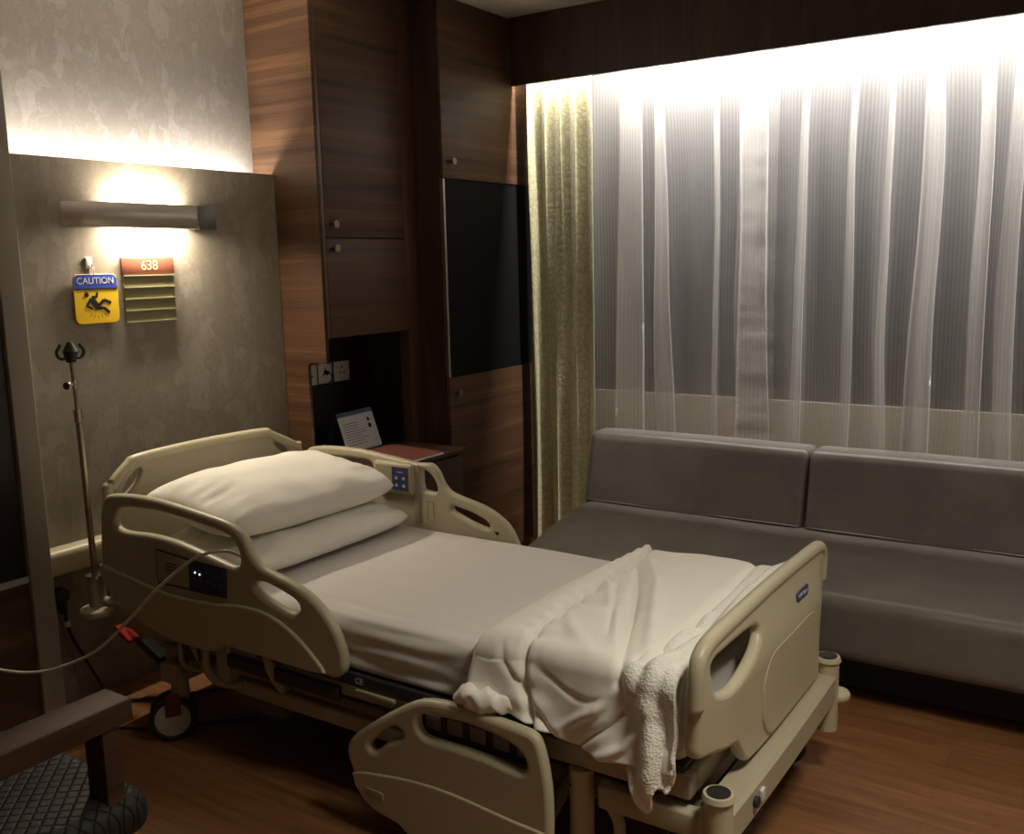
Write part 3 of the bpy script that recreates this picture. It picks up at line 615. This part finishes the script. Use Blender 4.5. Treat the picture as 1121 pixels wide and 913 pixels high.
def caster(x, y, ang):
    M = Matrix.Translation((x, y, 0)) @ Matrix.Rotation(math.radians(ang), 4, 'Z') @ Matrix.Translation((-x, -y, 0))
    def T(bm): bm.transform(M); return bm
    root = link('caster', T(cyl(cyl(bmesh.new(), (x, y, .155), (x, y, .24), .032, .028), (x, y, .11), (x, y, .16), .020, .034)), PLASTIC_D, bed, smooth='auto')
    for dy in (-.030, .030):
        bm = bmesh.new(); tube(bm, [(x-.03+.068*math.cos(t), y+dy, .081+.068*math.sin(t)) for t in (2*PI*i/32 for i in range(32))], .0125, 10, True); link('tyre', T(bm), BLACK, root, smooth=True)
        bm = bmesh.new(); cyl(bm, (x-.03, y+dy-.010, .081), (x-.03, y+dy+.010, .081), .062, n=32); link('wheel_disc', T(bm), PLASTIC_D, root, bev=.004)
    bm = bmesh.new(); box(bm, x-.05, x+.025, y-.012, y+.012, .07, .15); link('fork', T(bm), PLASTIC_D, root, bev=.008)
    link('brake_shoe', T(B(x-.05, x+.0, y-.050, y-.042, .095, .175)), BROWNP, root, bev=.012)
caster(-2.74, 1.985, 50); caster(-2.73, 2.86, 20); caster(-.87, 2.0, 10); caster(-.87, 2.85, -20)
bm = bmesh.new(); tube(bm, [(-3.09, 2.03, .30), (-2.90, 2.02, .225), (-2.78, 1.99, .20)], .010, 8)
pd = link('pedal_arm', bm, BROWNP, bed, smooth=True)
bm = quad_slab([(-3.12, 2.00, .325), (-3.04, 2.00, .280), (-3.04, 2.05, .280), (-3.12, 2.05, .325)], (.5, 0, .85), .018); link('brake_pedal', bm, REDP, bed, bev=.006)
bm = quad_slab([(-3.14, 2.10, .225), (-2.98, 2.10, .165), (-2.98, 2.16, .165), (-3.14, 2.16, .225)], (.4, 0, .9), .018); link('steer_pedal', bm, mat('dark_green_pedal', (.008, .012, .008), .7, spec=.1), bed, bev=.006)

# ------------------------------------------------------------------ mattress with taut sheet
def soft_box(x0, x1, y0, y1, z0, z1, r, nx, ny, nz_, fn):
    """closed rounded box sampled on a grid, displaced by fn(co, normal)->offset vector"""
    bm = bmesh.new(); bmesh.ops.create_cube(bm, size=2)
    bm.free(); bm = bmesh.new(); V = {}
    def g(i, j, k):
        key = (i, j, k)
        if key not in V:
            p = Vector((x0+(x1-x0)*i/nx, y0+(y1-y0)*j/ny, z0+(z1-z0)*k/nz_))
            c = Vector((min(max(p.x, x0+r), x1-r), min(max(p.y, y0+r), y1-r), min(max(p.z, z0+min(r, (z1-z0)/2.01)), z1-r)))
            d = p-c; n = d.normalized() if d.length > 1e-6 else Vector((0, 0, 1))
            q = c+n*r if d.length > 1e-6 else p
            V[key] = bm.verts.new(q+fn(q, n))
        return V[key]
    for i in range(nx):
        for j in range(ny):
            bm.faces.new((g(i, j, 0), g(i, j+1, 0), g(i+1, j+1, 0), g(i+1, j, 0))); bm.faces.new((g(i, j, nz_), g(i+1, j, nz_), g(i+1, j+1, nz_), g(i, j+1, nz_)))
    for i in range(nx):
        for k in range(nz_):
            bm.faces.new((g(i, 0, k), g(i+1, 0, k), g(i+1, 0, k+1), g(i, 0, k+1))); bm.faces.new((g(i, ny, k), g(i, ny, k+1), g(i+1, ny, k+1), g(i+1, ny, k)))
    for j in range(ny):
        for k in range(nz_):
            bm.faces.new((g(0, j, k), g(0, j, k+1), g(0, j+1, k+1), g(0, j+1, k))); bm.faces.new((g(nx, j, k), g(nx, j+1, k), g(nx, j+1, k+1), g(nx, j, k+1)))
    return bm
def matt_fn(q, n):
    side = abs(n.y); o = Vector((0, 0, 0))
    if side > .25:
        wv = .0045*math.sin(q.z*120+4*nz(q.x*2.2, 0, 3)+q.x*5.0)*sstep(.25, .8, side)*(.6+.8*abs(nz(q.x*3, q.z*6, 1)))
        wv += .009*nz(q.x*4+q.z*12, q.z*30-q.x*3, 5)
        o += Vector((0, math.copysign(1, n.y)*wv, 0))
    else:
        o.z = .0022*nz(q.x*3, q.y*9, 2)+.004*sstep(2.15, 2.0, q.y)*math.sin(q.y*90+q.x*3+3*nz(q.x*3, q.y, 4))*.5
        o.z += -.005*sstep(2.70, 2.85, q.y)*abs(math.sin(q.y*110+q.x*2))*.5
    o.z -= .028*sstep(-1.75, -.95, q.x)*(0)
    return o
mt_ = tag(link('mattress', soft_box(-2.985, -.845, 1.972, 2.862, .426, .598, .035, 150, 70, 22, matt_fn), SHEET, smooth=True), 'mattress in a smooth pale fitted sheet on the hospital bed', 'mattress')

# ------------------------------------------------------------------ pillows
def pillow(name, cx, cy, zb, lx, ly, h, rot, tilt, seed, label, sag=.0, roll_=0):
    N_u, N_v = 44, 60; bm = bmesh.new(); top = {}; bot = {}
    for i in range(N_u+1):
        for j in range(N_v+1):
            u = -1+2*i/N_u; v = -1+2*j/N_v
            # pointed corners, edges drawn in
            ex = 1-.085*(1-v*v)*0-.07*(1-abs(v)**2.2)*0; px_ = u*(lx/2)*(1-.03*(1-v*v)-.10*abs(v)**7); py_ = v*(ly/2)*(1-.02*(1-u*u)-.06*abs(u)**7)
            prof_ = (max(0, 1-abs(u)**2.6)**.46)*(max(0, 1-abs(v)**3.4)**.46)
            edge = sstep(1, .75, max(abs(u), abs(v)))
            wr = .016*nz(px_*7+seed, py_*7, 1)*edge+.016*nz(px_*24+seed, py_*6, 2)*sstep(.35, .9, abs(v))*edge
            hh = h*prof_
            flat = .45
            if i in (0, N_u) or j in (0, N_v):
                vtx = bm.verts.new((px_, py_, 0)); top[i, j] = vtx; bot[i, j] = vtx
            else:
                top[i, j] = bm.verts.new((px_, py_, hh*(1-flat)+wr)); bot[i, j] = bm.verts.new((px_, py_, -hh*flat+wr*.3))
    for i in range(N_u):
        for j in range(N_v):
            bm.faces.new((top[i, j], top[i+1, j], top[i+1, j+1], top[i, j+1]))
            q = (bot[i, j], bot[i, j+1], bot[i+1, j+1], bot[i+1, j])
            if len(set(q)) == 4: bm.faces.new(q)
    M = Matrix.Translation((cx, cy, zb+h*.45)) @ Matrix.Rotation(rot, 4, 'Z') @ Matrix.Rotation(tilt, 4, 'Y') @ Matrix.Rotation(roll_, 4, 'X')
    bm.transform(M)
    return tag(link(name, bm, PILLOWM, smooth=True), label, 'pillow', 'pillows stacked at the bed head')
pillow('pillow', -2.59, 2.40, .604, .53, .84, .130, math.radians(0), math.radians(2), 3, 'lower white pillow of the pair, lying flat on the mattress')
pillow('pillow', -2.66, 2.405, .722, .53, .82, .175, math.radians(-2), math.radians(7), 9, 'plump upper white pillow of the pair, on top of the other pillow')

# ------------------------------------------------------------------ bunched bedding
def drape(name, xl, xr, zb_near, zb_far, lift, mat_, fn, nu=150, nv=190, label='', cat='', solid=.008, y_near=1.95, y_far=2.885):
    """cloth laid over the foot of the mattress. xl(y) left edge, xr(y) right edge"""
    bm = bmesh.new(); G = {}
    uv = bm.loops.layers.uv.new('uv')
    for j in range(nv+1):
        v = j/nv
        for i in range(nu+1):
            u = i/nu
            # cross profile, arc: near side 0-.22, top .22-.84, far side .84-1
            yl = None
            ycur = y_near+(y_far-y_near)*min(1, max(0, (v-.20)/.62))
            x = xl(ycur)*(1-u)+xr(ycur)*u
            zb = zb_near(x); zf = zb_far(x); ht = .598+lift(x, ycur)
            if v < .20:
                t = v/.20; z = zb+(ht-.045-zb)*t; y = y_near-.022*(1-t); n = Vector((0, -1, .15)); s = y_near-(ht-.045-z)
            elif v < .26:
                t = (v-.20)/.06; a = t*PI/2; yy = y_near+.048*(1-math.cos(a)) ; z = ht-.045+.045*math.sin(a); y = yy; n = Vector((0, -math.cos(a), math.sin(a))); s = y
            elif v < .78:
                t = (v-.26)/.52; y = y_near+.048+(y_far-.045-y_near-.048)*t; z = ht; n = Vector((0, 0, 1)); s = y
            elif v < .84:
                t = (v-.78)/.06; a = t*PI/2; y = y_far-.045+.045*math.sin(a); z = ht-.045*(1-math.cos(a)); n = Vector((0, math.sin(a), math.cos(a))); s = y
            else:
                t = (v-.84)/.16; z = ht-.045+(zf-ht+.045)*t; y = y_far+.01*t; n = Vector((0, 1, .1)); s = y_far+t*.15
            n.normalize(); d = fn(x, s, y, z, u, v)
            G[i, j] = bm.verts.new(Vector((x, y, z))+n*d[0]+Vector((d[1], 0, d[2])))
    for i in range(nu):
        for j in range(nv): bm.faces.new((G[i, j], G[i+1, j], G[i+1, j+1], G[i, j+1]))
    return tag(link(name, bm, mat_, smooth=True, solid=solid), label, cat)
def interp(tab, x):
    if x <= tab[0][0]: return tab[0][1]
    for (a, b_), (c, d_) in zip(tab, tab[1:]):
        if x <= c: return b_+(d_-b_)*(x-a)/(c-a)
    return tab[-1][1]
def seg_d(px_, py_, pts):
    best = 9; bt = 0; L = len(pts)-1
    for k, (a, b_) in enumerate(zip(pts, pts[1:])):
        dx, dy = b_[0]-a[0], b_[1]-a[1]; t = max(0, min(1, ((px_-a[0])*dx+(py_-a[1])*dy)/(dx*dx+dy*dy)))
        qx, qy = px_-a[0]-dx*t, py_-a[1]-dy*t; dd = math.hypot(qx, qy)
        if dd < best: best = dd; bt = (k+t)/L; sg_ = 1 if dx*qy-dy*qx > 0 else -1
    return best, bt, sg_
xseam = lambda s: interp([(1.75, -1.22), (1.87, -1.26), (2.09, -1.30), (2.41, -1.325), (2.75, -1.34), (2.9, -1.35)], s)
creases = [([(-1.34, 2.74), (-1.22, 2.50), (-1.12, 2.26), (-1.0, 1.95)], -.026, .013), ([(-1.30, 2.74), (-1.16, 2.50), (-1.05, 2.24), (-.96, 2.02)], .016, .020),
           ([(-1.30, 2.46), (-1.17, 2.25), (-1.06, 2.04)], .010, .014), ([(-1.30, 2.52), (-1.20, 2.30), (-1.11, 2.1)], -.012, .011),
           ([(-1.29, 2.20), (-1.20, 2.07), (-1.10, 1.98)], .008, .018),
           ([(-.985, 2.88), (-.965, 2.45), (-.94, 2.05)], -.014, .014), ([(-1.16, 1.80), (-1.06, 1.87), (-.98, 1.96)], .011, .011), ([(-1.12, 1.76), (-1.02, 1.84), (-.93, 1.95)], -.011, .009),
           ([(-1.10, 1.72), (-.98, 1.80), (-.90, 1.90)], .010, .010), ([(-1.34, 1.96), (-1.20, 1.80), (-1.12, 1.72)], -.009, .009)]
def bl_fn(x, s, y, z, u, v):
    d = 0
    # rolled hem between the left edge and the elastic seam
    xs = xseam(s); e = x-xs
    left = (-1.44 if s < 2.4 else -1.44+(s-2.4)*.14)
    t = (x-left)/(xs-left) if xs > left else 1
    if t < 1: d += .020*math.sin(PI*min(1, max(0, t)))**.7
    d -= .020*math.exp(-(e/.010)**2)
    gath = math.sin(s*95+3*nz(s*4, x*3, 7)); d += .006*gath*math.exp(-(abs(e)/.035)**1.5)
    for pts, a, w_ in creases:
        dd, bt, sg_ = seg_d(x, s, pts); d += 1.5*a*math.exp(-(dd/w_)**2)*math.sin(PI*min(1, max(0, .12+.8*bt)))
    soft = sstep(0, .1, abs(e))
    d += .009*nz(x*4, s*3.5, 3)*soft+.002*nz(x*14, s*9, 8)*soft
    d += .003*abs(nz(x*10, s*7, 5))*soft-.006*sstep(.22, 0, abs(nz(x*3.2+s*1.5, s*3.4-x*2, 15))*4)*soft*sstep(2.15, 1.85, s)
    if e > 0: d += .009*math.sin(s*52+4*nz(s*3, x*2, 7))*math.exp(-e/.10)*sstep(1.9, 2.0, s)
    if v < .22:
        fl = sstep(.22, 0, v); d += fl*(.020*nz(x*6, z*3, 11)+.016*math.sin(x*34+z*12)*.5+.012); 
    edge = sstep(0, .035, u); d -= (.012+.028*sstep(.20, .30, v))*(1-edge)
    return (d, 0, 0)
bl = drape('rumpled_cover', lambda y: interp([(1.9, -1.44), (2.4, -1.44), (2.9, -1.38)], y), lambda y: -.844,
      lambda x: interp([(-1.44, .505), (-1.38, .50), (-1.23, .455), (-1.06, .42), (-.92, .43), (-.8, .44)], x), lambda x: .50,
      lambda x, y: .040+.022*sstep(-1.45, -1.2, x), LINEN, bl_fn, label='white bed cover with gathered elastic edge bunched at the foot of the bed', cat='bed cover')
def wf_fn(x, s, y, z, u, v):
    k = sstep(2.30, 2.02, s)      # crumpled at the near corner, lying in long folds further over
    d = .006+.012*math.sin((x-.02*math.sin(s*9))*90+.8*nz(s*2, 1, 1))*sstep(.0, .25, u)*(1-.4*k)+k*(.016*nz(x*14, s*8, 21)+.006*nz(x*34, s*24, 4))
    dx = .010*nz(s*5, x*4, 31); e = sstep(.0, .05, v)
    if v < .24: d += sstep(.24, .05, v)*(.006+.026*nz(x*16, z*9, 41)); dx += .016*nz(z*12, x*7, 12)*e
    d -= .045*(1-sstep(0, .42+.25*nz(s*9, 3, 1), u)); dx -= .03*(1-u)*nz(s*7, 2, 9)*e
    d -= .010*sstep(.8, 1, u)
    return (d, dx, 0)
wf = drape('waffle_blanket', lambda y: interp([(1.9, -1.00), (2.0, -1.0), (2.2, -.975), (2.5, -.96), (2.9, -.955)], y), lambda y: -.840,
      lambda x: interp([(-1.03, .46), (-.985, .44), (-.955, .40), (-.93, .345), (-.915, .325), (-.90, .33), (-.89, .365), (-.88, .40), (-.87, .40), (-.86, .385), (-.85, .40), (-.84, .44)], x), lambda x: .47,
      lambda x, y: .066, WAFFLE, wf_fn, nu=70, nv=220, solid=.012, label='textured white waffle blanket crumpled against the footboard, one corner hanging down', cat='blanket', y_near=1.935)
# small rolled corner of the cover lying over the lowered rail
bm = bmesh.new()
pts = crom([(-1.462, 1.925, .478), (-1.43, 1.905, .497), (-1.39, 1.90, .500), (-1.34, 1.91, .498), (-1.30, 1.93, .49)], k=8)
tube(bm, pts, lambda t: .012+.020*math.sin(PI*min(1, .1+.8*t)), 14)
for v in bm.verts: v.co += Vector((.014*nz(v.co.x*30, v.co.z*30, 1), .012*nz(v.co.x*35, v.co.z*40, 2), .018*nz(v.co.x*45, v.co.y*40, 3)))
link('cover_corner', bm, LINEN, bl, smooth=True)

# ------------------------------------------------------------------ sofa
sofa = thing('sofa', (-1.2, 3.85, 0), 'long grey-brown leather window sofa behind the bed', 'sofa')
def sf_fn(q, n): return Vector((0, 0, .004*nz(q.x*2, q.y*3, 5))) + n*.003*nz(q.x*4, q.y*5, q.z*5)
def seat_fn(q, n):
    o = sf_fn(q, n)
    if q.x < -1.9: o.x += (3.95-q.y)*.22*sstep(-1.9, -2.31, q.x)*(1 if q.y < 3.95 else 0)
    return o
link('seat_cushion', soft_box(-2.31, .42, 3.335, 4.22, .185, .425, .045, 110, 50, 14, seat_fn), SOFA, sofa, smooth=True)
def back(xa, xb):
    def f(q, n):
        lean = .085*(q.z-.40)/.36; bow = .010*math.sin(PI*(q.x-xa)/(xb-xa)) if n.y < 0 else 0
        return Vector((0, lean-bow, .006*math.sin(PI*(q.x-xa)/(xb-xa))*(1 if n.z > .3 else 0))) + n*.003*nz(q.x*3, q.z*5, 2)
    return soft_box(xa, xb, 4.125, 4.285, .405, .765, .028, 60, 10, 24, f)
for xa, xb, l in ((-2.325, -1.222, 'left back cushion'), (-1.214, -.11, 'middle back cushion'), (-.102, .42, None)):
    o = link('back_cushion', back(xa, xb), SOFA, sofa, smooth=True)
bm = bmesh.new()
for xa, xb in ((-2.31, -1.235), (-1.20, -.12)):
    tube(bm, [(xa+(xb-xa)*k/20, 4.13-.004, .432+.002) for k in range(21)], .004, 6)
link('seam_piping', bm, SOFA, sofa, smooth=True)
link('base', B(-2.28, .40, 3.50, 4.30, .03, .186), mat('dark_sofa_base', (.015, .012, .01), .7), sofa)
for x in (-2.2, -.9, .3):
    for y in (3.6, 4.2):
        link('foot', B(x-.03, x+.03, y-.03, y+.03, 0, .03), BLACK, sofa)

# ------------------------------------------------------------------ curtains
def curtain(name, path_top, path_bot, z0, z1, m, rows, label, wob=None, solid=0):
    n = len(path_top); bm = bmesh.new(); uvl = bm.loops.layers.uv.new('UVMap'); s = [0]
    for a, b_ in zip(path_top, path_top[1:]): s.append(s[-1]+math.hypot(b_[0]-a[0], b_[1]-a[1]))
    G = []
    for k in range(rows+1):
        t = k/rows; row = []
        for i in range(n):
            x = path_top[i][0]*(1-t)+path_bot[i][0]*t; y = path_top[i][1]*(1-t)+path_bot[i][1]*t; z = z1+(z0-z1)*t
            if wob: dx, dy = wob(s[i], t, x, z); x += dx; y += dy
            row.append(bm.verts.new((x, y, z)))
        G.append(row)
    for k in range(rows):
        for i in range(n-1):
            f = bm.faces.new((G[k][i], G[k+1][i], G[k+1][i+1], G[k][i+1]))
            for lp, (a, b_) in zip(f.loops, ((i, k), (i, k+1), (i+1, k+1), (i+1, k))): lp[uvl].uv = (s[a], z1+(z0-z1)*b_/rows)
    me = bpy.data.meshes.new(name); bm.to_mesh(me); bm.free()
    return tag(linkme(name, me, m, None, True, solid=solid), label, 'curtain')
# green damask curtain: five deep soft pleats
def wave_path(x0, x1, yc, amp, folds, n, ph=0, skew=.0):
    out = []
    for i in range(n+1):
        t = i/n; a = 2*PI*folds*t+ph; out.append((x0+(x1-x0)*t+skew*math.sin(2*a), yc+amp*math.sin(a)*(.75+.35*math.sin(5.1*t+1))))
    return out
curtain('curtain', wave_path(-2.855, -2.44, 4.474, .042, 4.5, 150, 1.2, .012), wave_path(-2.865, -2.43, 4.466, .050, 3.5, 150, .6, .012), .03, 2.80, DAMASK, 60,
        'opaque green-gold damask curtain gathered at the left end of the window', lambda s, t, x, z: (.010*nz(s*2, t*3, 5), .010*nz(s*4, t*4, 9)), solid=.003)
# sheers: gentle wave with flattened triple-layer pleats
def sheer_paths(folds, xs, xe, yc):
    def build(idx):
        pts = []; cur = xs
        def go(a, b_, ya, yb, n):
            for i in range(n): t = i/n; pts.append((a+(b_-a)*t, ya+(yb-ya)*(t*t*(3-2*t))+.010*math.sin(PI*t)*math.sin(a*37)))
        for f in folds:
            a, b_ = (f[0], f[1]) if idx == 0 else (f[2], f[3])
            go(cur, b_, yc+.014, yc-.026, 30)
            go(b_, a, yc-.026, yc-.006, 10)      # back under
            cur = a
            go(a, b_, yc-.006, yc+.014, 10); cur = b_
        go(cur, xe, yc+.014, yc, 40); return pts
    return build(0), build(1)
F1 = [(-2.33, -2.20, -2.38, -2.17), (-2.14, -2.09, -2.14, -1.99), (-1.82, -1.79, -1.80, -1.76)]
F2 = [(-1.68, -1.55, -1.68, -1.50), (-1.365, -1.34, -1.43, -1.35), (-1.135, -1.105, -1.21, -1.15), (-1.01, -.975, -1.03, -.975), (-.85, -.785, -.91, -.77), (-.645, -.595, -.64, -.57), (-.51, -.455, -.55, -.455), (-.38, -.33, -.34, -.28), (-.1, -.03, -.12, .0), (.2, .25, .15, .26), (.55, .6, .52, .62)]
def swob(seed):
    def f(s, t, x, z):
        wr = .005*nz(x*3+seed, z*26, 3)*sstep(.15, .4, t)*math.exp(-((x+1.6)/.12)**2)*1.6
        return (.028*nz(s*2.2+seed, t*2.0, 5)+.008*nz(s*9+seed, t*5, 5), .014*nz(s*5+seed, t*2.5, 9)+wr)
    return f
a, b_ = sheer_paths(F1, -2.52, -1.50, 4.575); curtain('sheer_curtain', a, b_, .05, 2.82, SHEER, 90, 'left sheer striped curtain, next to the green-gold curtain, pleats hanging to the sofa', swob(1))
a, b_ = sheer_paths(F2, -1.70, 1.55, 4.545); curtain('sheer_curtain', a, b_, .05, 2.82, SHEER, 90, 'right sheer striped curtain with long white pleats, spanning most of the window', swob(7))

# ------------------------------------------------------------------ armchair (front left corner)
ac = thing('armchair', (-2.2, .95, 0), 'dark wooden armchair with black quilted leather seat in the near left corner', 'armchair')
for s, x0 in ((0, -1.985), (1, -2.585)):
    bm = quad_slab([(x0, .55, .655), (x0+.10, .55, .655), (x0+.10, 1.235, .655), (x0, 1.235, .655)], (0, 0, 1), .055); link('armrest', bm, CHAIRW, ac, bev=.004)
    link('front_leg', B(x0+.016, x0+.09, 1.16, 1.205, 0, .60), CHAIRW, ac, bev=.003)
    link('rear_leg', B(x0+.02, x0+.075, .50, .56, 0, .60), CHAIRW, ac, bev=.003)
def q_fn(q, n): return Vector((0, 0, .012*math.sin(PI*min(1, max(0, (q.x+2.50)/.62)))*(1 if n.z > .5 else 0)))
link('seat_cushion', soft_box(-2.50, -1.872, .52, 1.265, .315, .425, .05, 44, 50, 12, q_fn), QUILT, ac, smooth=True)
link('seat_frame', B(-2.50, -1.90, .53, 1.16, .25, .314), CHAIRW, ac, bev=.003)
link('backrest', soft_box(-2.50, -1.89, .44, .53, .40, .92, .04, 30, 8, 30, lambda q, n: Vector((0, -.12*(q.z-.4), 0))), QUILT, ac, smooth=True)

# ------------------------------------------------------------------ cables
bm = bmesh.new()
cp = [(-2.33, 1.955, .722), (-2.37, 1.930, .742), (-2.43, 1.900, .735), (-2.50, 1.880, .700), (-2.62, 1.84, .60), (-2.72, 1.81, .50), (-2.86, 1.76, .37), (-3.00, 1.70, .30), (-3.08, 1.65, .285), (-3.15, 1.60, .295), (-3.195, 1.54, .33), (-3.19, 1.44, .41), (-3.205, 1.38, .45)]
tube(bm, crom(cp, k=8), .0052, 8)
tag(link('nurse_call_cord', bm, mat('cream_cord', (.55, .50, .38), .5), smooth=True), 'cream call cord looping from the near bed rail out to the left wall', 'cord')
pc = thing('power_cable', (-3.25, 1.94, 0), 'black power plug and cable hanging on the wall below the rail', 'cable')
bm = bmesh.new(); cyl(bm, (-3.299, 1.895, .445), (-3.255, 1.895, .445), .032, .028, 24); cyl(bm, (-3.275, 1.895, .42), (-3.268, 1.90, .375), .020, .011, 20)
link('plug', bm, BLACK, pc, bev=.006)
bm = bmesh.new(); tube(bm, crom([(-3.268, 1.90, .38), (-3.262, 1.91, .30), (-3.26, 1.95, .20), (-3.24, 1.985, .10), (-3.20, 2.01, .02), (-3.12, 2.06, .009), (-3.02, 2.16, .009), (-2.9, 2.3, .009)]), .006, 8); link('cable', bm, BLACK, pc, smooth=True)
bm = bmesh.new(); cyl(bm, (-3.266, 1.9015, .345), (-3.264, 1.9055, .325), .011, n=12); link('cable_tag', bm, WHITEP, pc)
bm = bmesh.new(); tube(bm, crom([(-3.285, 1.893, .41), (-3.284, 1.90, .30), (-3.28, 1.92, .20), (-3.278, 1.95, .08), (-3.25, 1.98, .008), (-3.2, 2.1, .006)]), .003, 8)
tag(link('thin_grey_cable', bm, GREYM, smooth=True), 'thin grey cable hanging on the wall beside the black power plug', 'cable')
# floor cable beside caster
bm = bmesh.new(); tube(bm, crom([(-3.0, 1.86, .006), (-2.96, 1.90, .006), (-2.90, 1.93, .006), (-2.80, 2.02, .006), (-2.6, 2.2, .006)]), .005, 8)
tag(link('floor_cable', bm, BLACK, smooth=True), 'black cable lying on the floor beside the head caster', 'cable')
# added light panel out of view, invented to brighten bedding and foot end
dl = thing('added_light_panel', (.25, 1.70, 2.87), 'added square white light panel, out of view, brightening the foot of the bed', 'ceiling light')
bm = bmesh.new()
for a in ((-.03, -.005, 1.42, 1.98), (.505, .53, 1.42, 1.98), (-.005, .505, 1.42, 1.445), (-.005, .505, 1.955, 1.98)): box(bm, a[0], a[1], a[2], a[3], 2.85, 2.869)
link('added_panel_frame', bm, WHITEP, dl)
link('added_panel_face', B(-.005, .505, 1.445, 1.955, 2.856, 2.862), LED, dl)
